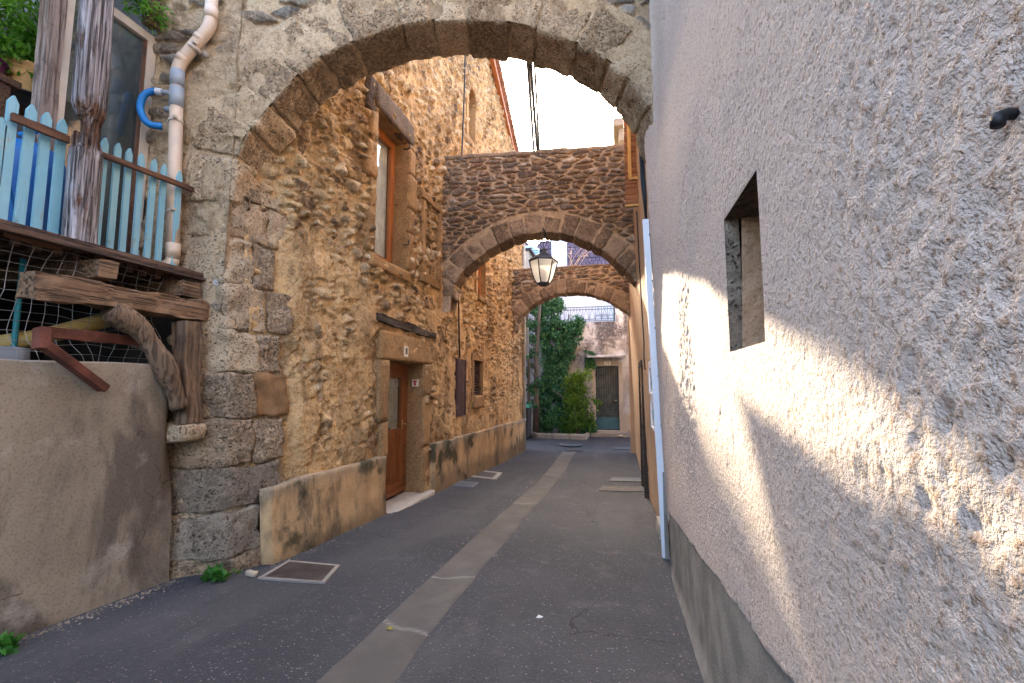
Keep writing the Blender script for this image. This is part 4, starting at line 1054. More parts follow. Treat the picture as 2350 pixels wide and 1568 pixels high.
m.bar((-4.28, -2.6, 5.06), (-4.28, 3.2, 5.06), .09, .10); m.bar((-5.2, -2.6, 5.18), (-5.2, 3.2, 5.18), .09, .1)
m.bar((-4.9, 2.3, 3.55), (-4.9, 3.1, 3.95), .05, .14); m.bar((-4.75, 2.6, 4.5), (-4.75, 3.1, 4.3), .05, .12)
m.bar((-4.10, 3.02, 4.62), (-4.10, 3.02, 5.4), .09, .09, (1, 0, 0))
m.build('roof_timber', M['roofwood'], lean)
m = MB(); m.hexa([(-6.3, -2.6, 5.26), (-3.7, -2.6, 4.95), (-3.7, 2.35, 4.95), (-6.3, 2.35, 5.26), (-6.3, -2.6, 5.28), (-3.7, -2.6, 4.97), (-3.7, 2.35, 4.97), (-6.3, 2.35, 5.28)]); m.build('roof_sheet', M['sheet'], lean)

bal = empty('balcony', (-3.75, 2.4, 2.3), 0, 'rickety wooden balcony on an old beam and curved brace, corbelled out above the rendered wall', 'balcony')
ZD = 2.345
m = MB(); rnd_ = random.Random(3)
for x0 in np.arange(-5.18, -3.62, .145): m.box((x0, -.6, ZD-.035+rnd_.uniform(-.003, .003)), (x0+.138, 3.20, ZD+rnd_.uniform(-.003, .003)))
m.build('deck', M['deckwood'], bal)
m = MB(); m.bar((-3.585, 1.2, ZD-.03), (-3.56, 3.30, ZD-.035), .05, .048, seg=30, jit=.12); m.bar((-3.56, 1.2, ZD-.065), (-3.53, 3.34, ZD-.075), .06, .022, seg=24, jit=.15); m.build('fascia_board', M['deckwood'], bal)
m = MB(); y = 1.3
while y < 3.1: m.box((-5.1, y, ZD-.12), (-3.66-.03*rnd_.random(), y+.05, ZD-.045)); y += .115
m.build('joist', M['deckwood'], bal)
m = MB(); m.bar((-5.0, 2.43, 2.165), (-3.50, 2.44, 2.165), .13, .125, seg=10, jit=.15); m.build('cross_beam', M['beamwood'], bal)
m = MB(); m.bar((-5.0, 3.08, 2.165), (-3.50, 3.09, 2.165), .16, .12, seg=10, jit=.15); m.build('cross_beam', M['beamwood'], bal)
m = MB(); m.bar((-3.48, 1.98, 1.955), (-3.52, 3.20, 1.985), .15, .155, seg=34, jit=.17); m.build('main_beam', M['beamwood'], bal)
br = [onX(*q, x) for q, x in (((250, 712), -3.47), ((300, 738), -3.45), ((345, 785), -3.42), ((380, 850), -3.38), ((402, 905), -3.37), ((412, 935), -3.37))]
bp = spline(br, 26); m = MB(); N = 12; V = []; F = []
m.tube([tuple(p + np.array([fbm(k*.3, 1, 1, 5, 2)*.01, 0, fbm(k*.35, 5, 1, 5, 2)*.012])) for k, p in enumerate(bp)], [.080 + .012*math.sin(k*.5) - .014*(k/25) + .005*float(fbm(k*.8, 0, 0, 9, 3)) for k in range(26)], 14)
m.build('curved_brace', M['bracewood'], bal)
m = MB(); u0, u1 = onX(432, 972, -3.40), onX(428, 740, -3.47); m.bar(u0, u1, .15, .13, (1, 0, 0), seg=18, jit=.18); m.build('wall_post', M['bracewood'], bal)
m = MB(); cp = onX(420, 992, -3.38); m.block(bx(-3.60, -3.30, cp[1]-.085, cp[1]+.14, cp[2]-.07, cp[2]+.06), (12, 10, 8), .022, .02, 8); m.build('corbel', M['quoin'], bal)
# rotten grey post standing on the deck edge
p = onX(183, 575, -3.62); q = onX(217, 0, -3.62)
zs = np.linspace(ZD-.03, 5.0, 90); ns = 20; V = []; F = []
yb, yt = p[1], p[1] - .055
for k, z in enumerate(zs):
    t = (z-ZD)/(5.0-ZD); yc = yb + (yt-yb)*t
    w = .088; notch = 1 - .42*sstep(.12, .0, abs(z-3.14) - .05) ; dx = .02*sstep(.12, 0, abs(z-3.14)-.05)
    if z > 3.32: w *= 1.02
    for a in range(ns):
        th = 2*math.pi*a/ns; c, s = math.cos(th), math.sin(th); rr = 1/max(abs(c), abs(s))*.96
        ro = 1 + .16*float(fbm(c*2.5, s*2.5, z*1.2, 151, 4)) + .10*float(vnoise(c*9, s*9, z*.8, 153))
        V.append((-3.63 + c*rr*w*.80*ro*notch, yc + s*rr*w*ro*notch + dx, z + .015*float(vnoise(c*5, s*5, z, 155))))
for k in range(len(zs)-1):
    for a in range(ns): F.append((k*ns+a, k*ns+(a+1) % ns, (k+1)*ns+(a+1) % ns, (k+1)*ns+a))
F.append(tuple(range(ns-1, -1, -1))); F.append(tuple((len(zs)-1)*ns+a for a in range(ns)))
m = MB(); m.add(V, F, .5, True)
for zz in (3.0, 3.05, 3.33, 3.38):
    for kk in range(6): th = random.uniform(-1.9, .5); m.bar((-3.63+.055*math.cos(th), yb-.02+.06*math.sin(th), zz-.10), (-3.63+.06*math.cos(th), yb-.022+.066*math.sin(th), zz+random.uniform(.05, .12)), .012, .02, (1, 0, 0), seg=4, jit=.4)
m.build('rotten_post', M['greywood'], bal)
# picket fence
fence = empty('picket_fence', (-3.72, 2.4, ZD), 0, 'pale blue picket fence with brown rails along the balcony edge', 'fence')
tops = [(4, 258), (33.5, 220), (73, 239), (111, 258), (147, 274), (243, 316), (273, 328), (300, 341), (328, 353), (355, 364), (380, 376), (414, 393)]
for k, (px, py) in enumerate(tops):
    X = -3.72; p = onX(px, py, X); w = .027 if k < 5 else .022
    if k == 0: p[2] = 3.02
    z0 = ZD + (.03 if k < 5 else -.015); lean_ = random.uniform(-.006, .006)
    y = p[1] + .004; m = MB(); zt = p[2]
    poly = [(X, y-w, z0), (X, y+w, z0), (X, y+w+lean_, zt-.045), (X, y+w*.15+lean_, zt), (X, y-w*.15+lean_, zt), (X, y-w+lean_, zt-.045)]
    m.prism(poly, (-.019, 0, 0)); m.build('picket', M['bluepaint'], fence)
m = MB()
r0, r1 = onX(27, 268, -3.685), onX(157, 322, -3.685); m.bar(r0, r1, .03, .05, seg=14, jit=.12)
r0, r1 = onX(226, 352, -3.685), onX(455, 440, -3.685); m.bar(r0, r1, .03, .042, seg=20, jit=.12)
r0, r1 = onX(4, 533, -3.68), onX(138, 568, -3.68); m.bar(r0, r1, .04, .05, seg=14, jit=.12)
m.bar(r0 + np.array([-.045, 0, .02]), r1 + np.array([-.045, .9, .005]), .02, .04)
m.bar((-3.76, .6, 3.02), (-3.76, 1.95, 3.0), .03, .05)
m.build('rail', M['railwood'], fence)
# more pickets hidden beyond the frame keep the fence going
for k in range(5):
    X = -3.72; y = 1.80 - k*.13; m = MB(); z0, zt = ZD+.03, 3.18
    m.prism([(X, y-.034, z0), (X, y+.034, z0), (X, y+.034, zt-.045), (X, y+.012, zt), (X, y-.012, zt), (X, y-.034, zt-.045)], (-.019, 0, 0)); m.build('picket', M['bluepaint'], fence)

# downpipe on the arch face
def q1(x, y, off=-.10): return tuple(onP(x, y, *A1, off))
dp = empty('downpipe', q1(395, 600), 0, 'cream plastic downpipe with a grey coupling zigzagging down the arch face', 'downpipe')
a0, a1, a2, a3, a4 = q1(489, -60), q1(483, 62), q1(408, 150), q1(406, 200), q1(396, 596)
def bendp(p, q, r, d=.09):
    p, q, r = map(Vector, (p, q, r)); u, v = (p-q).normalized(), (r-q).normalized()
    A, B = q+u*d, q+v*d; return [tuple((A*(1-t)+q*t)*(1-t)+(q*(1-t)+B*t)*t) for t in np.linspace(0, 1, 7)]
m = MB(); m.tube([a0] + bendp(a0, a1, a2) + bendp(a1, a2, a3) + [a3], .052, 20); m.tube([a3, a4], .052, 20)
e0 = q1(397, 605); e1 = q1(352, 622); m.tube([a4] + bendp(a4, e0, e1, .05) + [e1], .052, 18)
for c0, c1 in ((q1(486, 20), q1(484.5, 45)), (q1(462, 85), q1(455, 93)), (q1(423, 131), q1(414, 142)), (q1(398, 560), q1(397, 590))): m.tube([c0, c1], .0555, 20)
m.build('pipe', M['pvc'], dp)
m = MB(); g0, g1, g2, g3 = q1(407.5, 164), q1(406.7, 200), q1(406.5, 203), q1(404.5, 247); m.tube([g0, g1], .0565, 20); m.tube([g2, g3], .0565, 20)
m.tube([q1(404, 214), q1(368, 212)], .023, 14); m.tube([q1(403, 251), q1(380, 251)], .026, 14); m.build('coupling', M['greypvc'], dp)
for (x, y) in ((445, 112), (403.5, 280), (399, 488)):
    m = MB()
    u, v = q1(x, y-3), q1(x, y+3)
    if y < 200: u, v = q1(x+3, y-4), q1(x-2, y+3)
    m.tube([u, v], .058, 18)
    c = Vector(u); m.box((c.x-.075, c.y-.02, c.z-.012), (c.x-.05, c.y+.09, c.z+.008)); m.box((c.x+.035, c.y-.065, c.z-.012), (c.x+.06, c.y-.03, c.z+.01))
    m.build('pipe_clip', M['cream'], dp)
hs = spline([q1(372, 212, -.10), q1(350, 210, -.11), q1(330, 220, -.13), q1(322, 246, -.15), q1(330, 272, -.15), q1(345, 286, -.14), q1(372, 291, -.10)], 150)
m = MB(); m.tube([tuple(p) for p in hs[8:-8]], [.027 + (.0032 if k % 3 == 0 else 0) for k in range(134)], 14)
ho = tag(m.build('hose', M['bluehose']), 'short blue corrugated hose curling out of the downpipe coupling', 'hose')
MB().tube([tuple(p) for p in hs[0:14]], .031, 14).build('hose_collar', M['whitepvc'], ho)
MB().tube([tuple(p) for p in hs[-16:]], .030, 14).build('hose_end', M['bluehose'], ho)

# chicken wire, bracket, pipes in the store
m = MB(); ny, nzz = 17, 12
def wp(i, j):
    y = 1.50 + i*.088 + .03*float(vnoise(i*.4, j*.4, 0, 161)) + (j-6)*.006; z = 1.50 + j*.062 + .02*float(vnoise(i*.45, j*.5, 3, 163))
    return (-3.60 + .10*float(vnoise(i*.3, j*.3, 7, 165)) - .02, y, min(z, 2.25))
for i in range(ny): m.tube([wp(i, j) for j in range(nzz+1)], .0021, 4)
for j in range(nzz+1): m.tube([wp(i, j) for i in range(ny)], .0021, 4)
tag(m.build('wire_netting', M['wire']), 'sagging galvanised wire netting closing the dark store under the balcony', 'netting')
m = MB(); b0, b1, b2 = onX(238, 892, -3.385), onX(101, 790, -3.34), onX(101, 762, -3.36); b3 = np.array([-3.80, 2.65, 1.60])
m.bar(b0, b1, .05, .075, (1, 0, .0), seg=8, jit=.1); m.bar(b1 + [0, -.012, -.03], b2 + [0, -.012, .02], .06, .07, (1, 0, 0), seg=4, jit=.1); m.bar(b2, onX(310, 783, -3.55), .045, .07, (0, 0, 1), seg=8, jit=.1)
tag(m.build('rusty_bracket', M['rust']), 'bent rusty iron bracket sticking out over the rendered wall', 'bracket')
m = MB(); m.tube([tuple(onX(-40, 795, -3.95)), tuple(onX(90, 775, -3.95)), tuple(onX(180, 752, -4.0)), tuple(onX(270, 728, -4.1))], [.055, .058, .06, .06], 14)
tag(m.build('yellow_pipe', M['yellowpipe']), 'faded yellow pipe lying behind the wire netting under the balcony', 'pipe')
m = MB(); u = onX(42, 690, -3.9); m.tube([(u[0], u[1], 1.05), (u[0]+.005, u[1], 2.2)], .016, 10)
tag(m.build('teal_pole', M['teal']), 'thin teal upright pole in the dark store behind the netting', 'pole')
m = MB(); u = onX(25, 800, -3.75); m.block(bx(u[0]-.3, u[0]+.02, u[1]-.25, u[1]+.1, 1.05, 1.60), (5, 5, 6), .02, .004, 5)
tag(m.build('grey_crate', M['greypvc']), 'grey plastic crate behind the netting at the left end of the low wall', 'crate')

# pots, barrel, plants on the terrace
def px3(x, y, X): return onX(x, y, X)
sf = MB(); p = px3(35, 213, -4.55); ZS = p[2]
sf.box((-5.1, 1.2, ZS-.05), (-4.36, 2.33, ZS)); st_ = sf.build('plank', M['roofwood']); tag(st_, 'brown plank shelf carrying the two flower pots behind the picket fence', 'shelf')
for lx, ly in ((-5.05, 1.3), (-5.05, 2.2), (-4.45, 2.2), (-4.45, 1.3)): MB().box((lx, ly, 2.35), (lx+.07, ly+.08, ZS-.051)).build('shelf_leg', M['roofwood'], st_)
c = (-4.57, px3(60, 200, -4.57)[1], ZS+.012)
prof = [(.082, 0), (.092, .03), (.108, .10), (.116, .17), (.117, .185), (.124, .19), (.120, .20), (.127, .215), (.133, .24), (.127, .25), (.112, .248), (.105, .21), (.06, .20)]
pot = MB().lathe(prof, c, 32).build('flower_pot', M['terra']); tag(pot, 'ochre clay flower pot with a scroll band on the terrace shelf', 'pot')
m = MB()
for k in range(9):
    a0 = k/9*2*math.pi
    sw_ = [(c[0] + (.113+.006*0)*math.cos(a0+u*.6), c[1] + .113*math.sin(a0+u*.6), c[2]+.135+.022*math.sin(u*6.28)) for u in np.linspace(0, 1, 12)]
    m.tube(sw_, .005, 6)
m.build('scroll_band', M['terra'], pot); MB().lathe([(.11, -.012), (.135, .0), (.14, .012), (.13, .010), (.0, .0)], (c[0], c[1], ZS), 28).build('saucer', M['blackiron'], pot)
MB().lathe([(.104, .215), (.05, .225), (0, .228)], c, 20).build('soil', M['soil'], pot)
c2 = (-4.60, px3(8, 205, -4.6)[1] - .16, ZS-.02)
pp2 = MB().lathe([(.10, 0), (.13, .06), (.15, .13), (.152, .15), (.165, .155), (.165, .175), (.152, .178), (.14, .15), (0, .15)], c2, 28).build('planter', M['purple']); tag(pp2, 'purple plastic planter beside the ochre pot at the photo edge', 'pot')
bc = (-4.22, px3(52, 420, -4.22)[1], ZD)
b_ = MB().lathe([(.20, 0), (.225, .06), (.23, .2), (.222, .3), (.23, .42), (.23, .62), (.20, .72), (.12, .77), (.06, .79)], bc, 30).build('barrel', M['barrel']); tag(b_, 'blue plastic water barrel behind the picket fence', 'barrel')
MB().tube([(bc[0]+.1, bc[1]-.1, bc[2]+.78), (bc[0]+.2, bc[1]-.02, bc[2]+.86), (bc[0]+.25, bc[1]+.10, bc[2]+.82)], .02, 8).build('tap_pipe', M['bluehose'], b_)
hl = MB(); hl.tube([tuple(onX(25, 330, -3.85)), tuple(onX(15, 400, -3.84)), tuple(onX(30, 480, -3.83)), tuple(onX(42, 540, -3.83)), tuple(onX(48, 560, -3.86))], .014, 8)
tag(hl.build('garden_hose', M['bluehose']), 'thin blue garden hose hanging behind the pickets', 'hose')
def leaves(mb, c, n, spread, size, droop=.3, asp=.22, up=.2):
    for _ in range(n):
        v = Vector((random.gauss(0, spread[0]), random.gauss(0, spread[1]), random.gauss(0, spread[2])))
        p = Vector(c) + v; d = Vector((random.gauss(0, 1), random.gauss(0, 1), random.gauss(up, .7)-droop)).normalized()
        s = d.cross(Vector((random.gauss(0, 1), random.gauss(0, 1), random.gauss(0, 1)))).normalized(); L = size*random.uniform(.6, 1.4); w = L*asp
        nn = d.cross(s)*(L*.12)
        mb.add([p, p+d*L*.4+s*w+nn, p+d*L-Vector((0, 0, L*.25*droop)), p+d*L*.4-s*w+nn], [(0, 1, 2, 3)], random.random())
pl_ = empty('potted_bamboo', (c[0], c[1], c[2]+.23), 0, 'feathery green bamboo growing out of the ochre pot', 'plant')
st2, lf = MB(), MB()
for k in range(13):
    a = random.uniform(0, 6.28); r = random.uniform(.05, .30); h = random.uniform(.35, 1.0)
    P = [(c[0]+.02*math.cos(a), c[1]+.02*math.sin(a), c[2]+.2), (c[0]+r*.4*math.cos(a), c[1]+r*.4*math.sin(a), c[2]+.2+h*.6), (c[0]+r*math.cos(a)*1.1, c[1]+r*1.1*math.sin(a), c[2]+.2+h), (c[0]+r*1.6*math.cos(a), c[1]+r*1.6*math.sin(a), c[2]+.12+h)]
    sp_ = spline(P, 14); st2.tube([tuple(q) for q in sp_], .004, 5)
    for q in sp_[2:]: leaves(lf, q, 7, (.03, .03, .03), .10, .5, .10, .1)
st2.build('stem', M['bamboo'], pl_); lf.build('foliage', M['bamboo'], pl_)
p2_ = empty('potted_herb', c2, 0, 'low bushy green herb filling the purple planter', 'plant'); lf = MB(); leaves(lf, (c2[0], c2[1]+.02, c2[2]+.30), 700, (.12, .12, .10), .05, .1, .3, .4); lf.build('foliage', M['bamboo'], p2_)
st2 = MB(); [st2.tube([(c2[0], c2[1], c2[2]+.14), (c2[0]+random.gauss(0, .1), c2[1]+random.gauss(0, .1), c2[2]+.4)], .004, 5) for _ in range(10)]; st2.build('stem', M['bamboo'], p2_)
vn = empty('terrace_vine', (-4.9, 1.6, 4.2), 0, 'mass of green creeper leaves under the terrace roof, left edge of the photo', 'plant'); lf = MB()
for (x, y, z, n, s) in ((-4.9, 1.75, 4.3, 900, .22), (-4.8, 2.1, 4.55, 700, .16), (-5.1, 1.5, 3.9, 900, .22), (-4.75, 2.0, 4.1, 500, .13)): leaves(lf, (x, y, z), n, (s, s, s), .075, .5, .16)
lf.build('foliage', M['bamboo'], vn)
st2 = MB(); st2.tube([(-4.9, 1.7, 3.7), (-4.95, 1.8, 4.3), (-4.8, 2.2, 4.9), (-4.5, 2.9, 5.0)], .012, 6); st2.build('stem', M['bark'], vn)
vt_ = empty('eave_creeper', (-4.2, 2.9, 4.85), 0, 'trailing green creeper hanging over the top of the glazed frame', 'plant'); lf = MB()
for t in np.linspace(0, 1, 14): leaves(lf, (-4.10+.05*random.random(), 2.40+.68*t, 4.86-.16*t+.05*random.random()), 55, (.05, .05, .06), .055, .6, .16)
lf.build('foliage', M['bamboo'], vt_); MB().tube([(-4.10, 2.35, 4.92), (-4.10, 2.7, 4.85), (-4.10, 3.05, 4.68)], .006, 6).build('stem', M['bark'], vt_)
# ---------------------------------------------------------------- lantern under the middle arch
LX, LY = onP(1247, 600, (-1.1, 7.25, 0), 5.5)[:2]
zc = onP(1247, 545, (-1.1, 7.25, 0), 5.5)[2]; zr = onP(1247, 597, (-1.1, 7.25, 0), 5.5)[2]; zb_ = onP(1247, 654, (-1.1, 7.25, 0), 5.5)[2]
lan = empty('street_lantern', (LX, LY, zb_), R(12), 'old six-sided iron lantern hanging under the middle arch, its panes glowing', 'lantern')
hex_ = 6; hgt = zr - zb_; A0 = R(12)
def ringp(r, z, k): a = 2*math.pi*(k+.30)/hex_; return (LX + r*math.cos(a), LY + r*math.sin(a), z)
prof = [(.105, zb_+.02), (.150, zb_+.09), (.185, zb_+.20), (.225, zb_+hgt*.86), (.232, zb_+hgt*.95)]
pa, fr = MB(), MB()
for k in range(hex_):
    for (r0, z0), (r1, z1) in zip(prof[:-1], prof[1:]): pa.add([ringp(r0*.985, z0, k), ringp(r0*.985, z0, k+1), ringp(r1*.985, z1, k+1), ringp(r1*.985, z1, k)], [(0, 1, 2, 3)], .5)
    fr.tube([ringp(r, z, k) for r, z in prof], .011, 6)
    fr.tube([ringp(prof[-1][0], prof[-1][1], k), ringp(prof[-1][0], prof[-1][1], k+1)], .013, 6); fr.tube([ringp(prof[0][0], prof[0][1], k), ringp(prof[0][0], prof[0][1], k+1)], .014, 6)
pa.build('pane', M['lanternglass'], lan); fr.build('frame', M['dkpaint'], lan)
MB().lathe([(.03, -.03), (.07, -.015), (.108, .012), (.108, .022)], (LX, LY, zb_), 6, ang=2*math.pi*.3/6).build('base', M['dkpaint'], lan)
MB().lathe([(.246, hgt*.94), (.250, hgt*.96), (.215, hgt*1.05), (.13, hgt*1.20), (.075, hgt*1.27), (.062, hgt*1.30), (.062, hgt*1.40), (.070, hgt*1.41), (.04, hgt*1.45), (.015, hgt*1.47)], (LX, LY, zb_), 6, ang=2*math.pi*.3/6).build('hood', M['dkpaint'], lan)
MB().lathe([(.03, .05), (.05, .12), (.052, .22), (.03, .27)], (LX, LY, zb_), 14).build('bulb', M['pebwhite'], lan)
m = MB(); zt = zb_ + hgt*1.46; zs_ = 3.93
m.tube([(LX, LY, zt), (LX, LY, zs_+.04)], .006, 8)
for s in (-1, 1):
    for ph in (.2,):
        m.tube([(LX + s*math.cos(ph)*(.01+.055*math.sin(u*3.14)), LY + s*math.sin(ph)*(.01+.055*math.sin(u*3.14)), zt+(zs_-zt)*u) for u in np.linspace(0, 1, 12)], .0045, 6)
m.tube([(LX, LY, zs_), (LX, LY+.25, zs_+.01), (LX, LY+.45, zs_+.03)], .012, 8); m.lathe([(.06, -.01), (.06, .012)], (LX, LY+.42, zs_+.02), 14)
m.build('bracket', M['blackiron'], lan)

# overhead cables and cables on the left wall
for k, (x, dx) in enumerate(((1211, 14), (1218, 14.5), (1227, 11))):
    m = MB(); a = onY(x-2, 112, 8.6); b = onY(x+dx*2.1, 546, 24.1); pts = [tuple(a + (b-a)*t - np.array([0, 0, .25*math.sin(3.14*t)])) for t in np.linspace(0, 1, 20)]
    m.tube(pts, [(.034 if k < 2 else .027)*(1+1.0*q/19) for q in range(20)], 6)
    tag(m.build('overhead_cable', M['black']), ('thick black cable crossing the white sky, leftmost of the three', 'black cable crossing the sky between its two neighbours', 'thin black cable crossing the sky, rightmost of the three')[k], 'cable', 'cables across the sky over the alley')
m = MB(); pts = []
for (x, y) in ((1068, 120), (1066, 200), (1063, 280), (1060, 356), (1058, 480)): pts.append(tuple(onW(x, y, .06)))
m.tube(pts, .016, 8); tag(m.build('wall_cable', M['black']), 'thick black cable running down the upper rubble wall beside the attic window', 'cable')
m = MB(); pts = [tuple(onW(x, y, .065)) for (x, y) in ((1052, 660), (1053, 720), (1054, 780), (1055, 822))]
m.tube(pts, .014, 8); tag(m.build('wall_cable', M['black']), 'short black cable dropping to the maroon hatch on the rubble wall', 'cable')
m = MB(); xe = float(WX(YEND, 1)) + .05
m.tube([(xe, YEND-.12, -.5), (xe, YEND-.12, 3.0), (xe-.01, YEND-.12, 5.6)], .045, 14); dp2 = m.build('corner_downpipe', M['cement']); tag(dp2, 'thin grey downpipe at the far corner of the rubble house', 'downpipe')
for z in (.4, 1.6, 2.8):
    m = MB(); m.lathe([(.052, -.02), (.052, .02)], (xe, YEND-.12, z), 14); m.build('collar', M['greypvc'], dp2)
m = MB(); m.box((xe-.02, YEND+.01, 2.2), (xe+.10, YEND+.05, 3.0)); tag(m.build('street_sign', M['greypvc']), 'small pale plate edge-on at the far corner above the downpipe', 'sign')

# ---------------------------------------------------------------- far side of the cross street
YF = 15.7
far = empty('ivy_house', (-1, YF, 0), 0, 'stained far house with a dark green door, number 12 and iron balcony, half under ivy', 'house')
m = MB(); dz0, dz1, dx0, dx1 = -.14, 1.98, -.72, .01
m.box((-2.75, YF, -.4), (dx0-.02, YF+.3, 3.52)); m.box((dx1+.02, YF, -.4), (3.4, YF+.3, 3.55)); m.box((dx0-.0199, YF, dz1+.02), (dx1+.0199, YF+.3, 3.52)); m.box((-.02, YF+.001, 3.551), (3.4, YF+.3, 5.1))
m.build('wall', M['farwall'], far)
m = MB(); m.box((-2.75, YF+1.6, 3.3), (3.4, YF+1.8, 5.35)); m.box((-2.75, YF+.301, 3.38), (3.4, YF+1.59, 3.46)); m.build('upper_wall', M['whitewall'], far)
m = MB(); m.box((dx0-.14, YF-.03, -.35), (dx0-.021, YF, dz1+.15)); m.box((dx1+.021, YF-.03, -.35), (dx1+.14, YF, dz1+.15)); m.box((dx0-.0205, YF-.03, dz1+.021), (dx1+.0205, YF, dz1+.28)); m.build('door_surround', M['cement'], far)
m = MB(); m.box((dx0-.0195, YF+.08, dz0), (dx1+.0195, YF+.13, dz1+.0195)); fd = m.build('door', M['greendoor'], far)
m = MB(); m.box((dx0, YF+.06, dz0+.04), (dx1, YF+.079, dz0+.42)); m.build('kick_panel', M['bluegreen'], fd)
m = MB()
for x in np.linspace(dx0+.05, dx1-.05, 9): m.tube([(x, YF+.06, dz0+.43), (x, YF+.06, dz1-.04)], .008, 6)
for z in (.7, 1.3, 1.75): m.tube([(dx0, YF+.06, z), (dx1, YF+.06, z)], .008, 6)
for x in np.linspace(dx0+.1, dx1-.1, 8): m.tube([(x + .035*math.cos(t), YF+.055, .42+.05*math.sin(t)) for t in np.linspace(0, 6.28, 10)], .006, 5)
m.build('grille', M['grille'], fd); m = MB(); m.tube([(dx1-.06, YF+.05, .85), (dx1-.06, YF+.01, .85), (dx1-.14, YF+.01, .85)], .012, 6); m.build('handle', M['brass'], fd)
m = MB(); m.box((dx0-.1, YF-.25, -.5), (dx1+.1, YF, dz0-.001)); m.build('doorstep', M['cement'], far)
m = MB(); m.hexa([(-1.0, YF-.34, 2.27), (.27, YF-.34, 2.27), (.27, YF, 2.33), (-1.0, YF, 2.33), (-1.0, YF-.34, 2.31), (.27, YF-.34, 2.31), (.27, YF, 2.39), (-1.0, YF, 2.39)])
for x in np.linspace(-.75, .1, 5): m.box((x-.03, YF-.2, 2.20), (x+.03, YF, 2.268))
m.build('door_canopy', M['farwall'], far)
m = MB(); m.box((-.43, YF-.045, 2.03), (-.23, YF-.031, 2.15)); np2 = m.build('number_plate', M['plate'], far)
me = text_mesh('12', .11, .002, .002); me.transform(Matrix.Translation((-.33, YF-.047, 2.09)) @ Matrix.Rotation(R(90), 4, 'X')); link('number', me, M['ink'], np2)
m = MB(); m.box((.15, YF-.012, -.35), (3.4, YF-.001, .33)); m.build('plinth', M['cement'], far)
m = MB(); zr0, zr1 = 3.56, 4.05
for z in (zr0, zr0+.06, zr1-.09, zr1): m.tube([(-2.6, YF+.06, z), (-.06, YF+.06, z)], .013, 6)
x = -2.6
while x < -.06:
    m.tube([(x, YF+.06, zr0), (x, YF+.06, zr1)], .009, 6)
    for s in (-1, 1): m.tube([(x+.105+s*(.09*(1-u)**.7), YF+.06, zr0+.06+u*(zr1-zr0-.16)) for u in np.linspace(0, 1, 7)], .006, 5)
    m.tube([(x+.105+.035*math.cos(t), YF+.06, zr1-.05+.03*math.sin(t)) for t in np.linspace(0, 6.28, 9)], .006, 5); x += .21
m.build('balcony_railing', M['rail'], far)
m = MB(); m.box((-.10, YF+.02, 3.52), (-.04, YF+.08, 4.5)); m.build('corner_post', M['bluegreen'], far)
m = MB(); m.lathe([(.02, 3.46), (.02, 3.82)], (-.45, YF+.7, 0), 8); m.lathe([(.32, 3.82), (.33, 3.85), (0, 3.86)], (-.45, YF+.7, 0), 20)
tag(m.build('garden_table', M['whitepvc']), 'small round table on the far balcony behind the iron railing', 'table')
m = MB(); m.box((.42, YF-.12, 1.22), (.66, YF-.001, 1.66)); mb_ = m.build('wall_box', M['bluegreen']); tag(mb_, 'dark teal metal box on the far wall right of the green door', 'box')
MB().box((.47, YF-.128, 1.40), (.61, YF-.121, 1.47)).build('slot', M['iron'], mb_)

# left of it: pale wall, trunk, ivy, shrub, bin
side = empty('pale_house', (-4.5, 17, 0), 0, 'pale house wall beyond the bins at the far left of the street end', 'house')
m = MB(); m.box((-8, 16.6, -.4), (-2.76, 16.9, 5.0)); m.build('wall', M['farwall'], side); m = MB(); m.box((-3.75, 16.55, -.3), (-3.3, 16.599, 1.9)); m.build('door', M['whitewall'], side)
def leafcloud(mb, spots, n, size, asp=.75, flat=(1, .5, 1)):
    tot = sum(s[3] for s in spots)
    for (x, y, z, r) in spots:
        for _ in range(int(n*r/tot)):
            while True:
                v = Vector((random.uniform(-1, 1), random.uniform(-1, 1), random.uniform(-1, 1)))
                if .35 < v.length < 1: break
            p = Vector((x, y, z)) + Vector((v.x*r*flat[0], v.y*r*flat[1], v.z*r*flat[2]))
            nrm = (v + Vector((random.gauss(0, .5), random.gauss(-.4, .5), random.gauss(.2, .5)))).normalized()
            d = nrm.cross(Vector((random.gauss(0, 1), random.gauss(0, 1), random.gauss(0, .4)))).normalized(); s_ = nrm.cross(d)
            L = size*random.uniform(.6, 1.3); w = L*asp*.5
            mb.add([p-d*L*.5, p-d*L*.05+s_*w, p+d*L*.5, p-d*L*.05-s_*w], [(0, 1, 2, 3)], random.random())
ivy = empty('ivy', (-2.1, YF-.1, -.3), 0, 'thick dark green ivy climbing the far house up to its balcony', 'ivy')
sp = []
rg = random.Random(5)
for k in range(260):
    z = rg.uniform(-.15, 4.35)
    lo = np.interp(z, [-.2, .6, 1.5, 2.4, 3.2, 3.6, 4.4], [-2.7, -2.75, -2.45, -2.5, -2.6, -2.7, -2.5]); hi = np.interp(z, [-.2, .6, 1.5, 1.9, 2.6, 3.2, 3.5, 3.7, 4.4], [-1.0, -1.1, -1.7, -1.75, -1.3, -1.15, -1.0, -1.75, -1.95])
    sp.append((rg.uniform(lo, hi), YF-.14-.30*rg.random()*(1 if z < 1.2 else .6), z, rg.uniform(.10, .24)))
for k in range(26): sp.append((rg.uniform(-1.05, -.75), YF-.15, rg.uniform(1.9, 2.5), .07))
for k in range(20): sp.append((rg.uniform(-1.15, -.8), YF-.35, rg.uniform(-.25, .1), .13))
lf = MB(); leafcloud(lf, sp, 21000, .085); lf.build('foliage', M['ivy'], ivy)
m = MB()
for x in (-2.3, -2.0, -1.7): m.tube([(x, YF-.08, -.3), (x+.05, YF-.07, 1.2), (x-.08, YF-.06, 2.6), (x+.1, YF-.06, 3.8)], .025, 7)
m.build('stem', M['bark'], ivy)
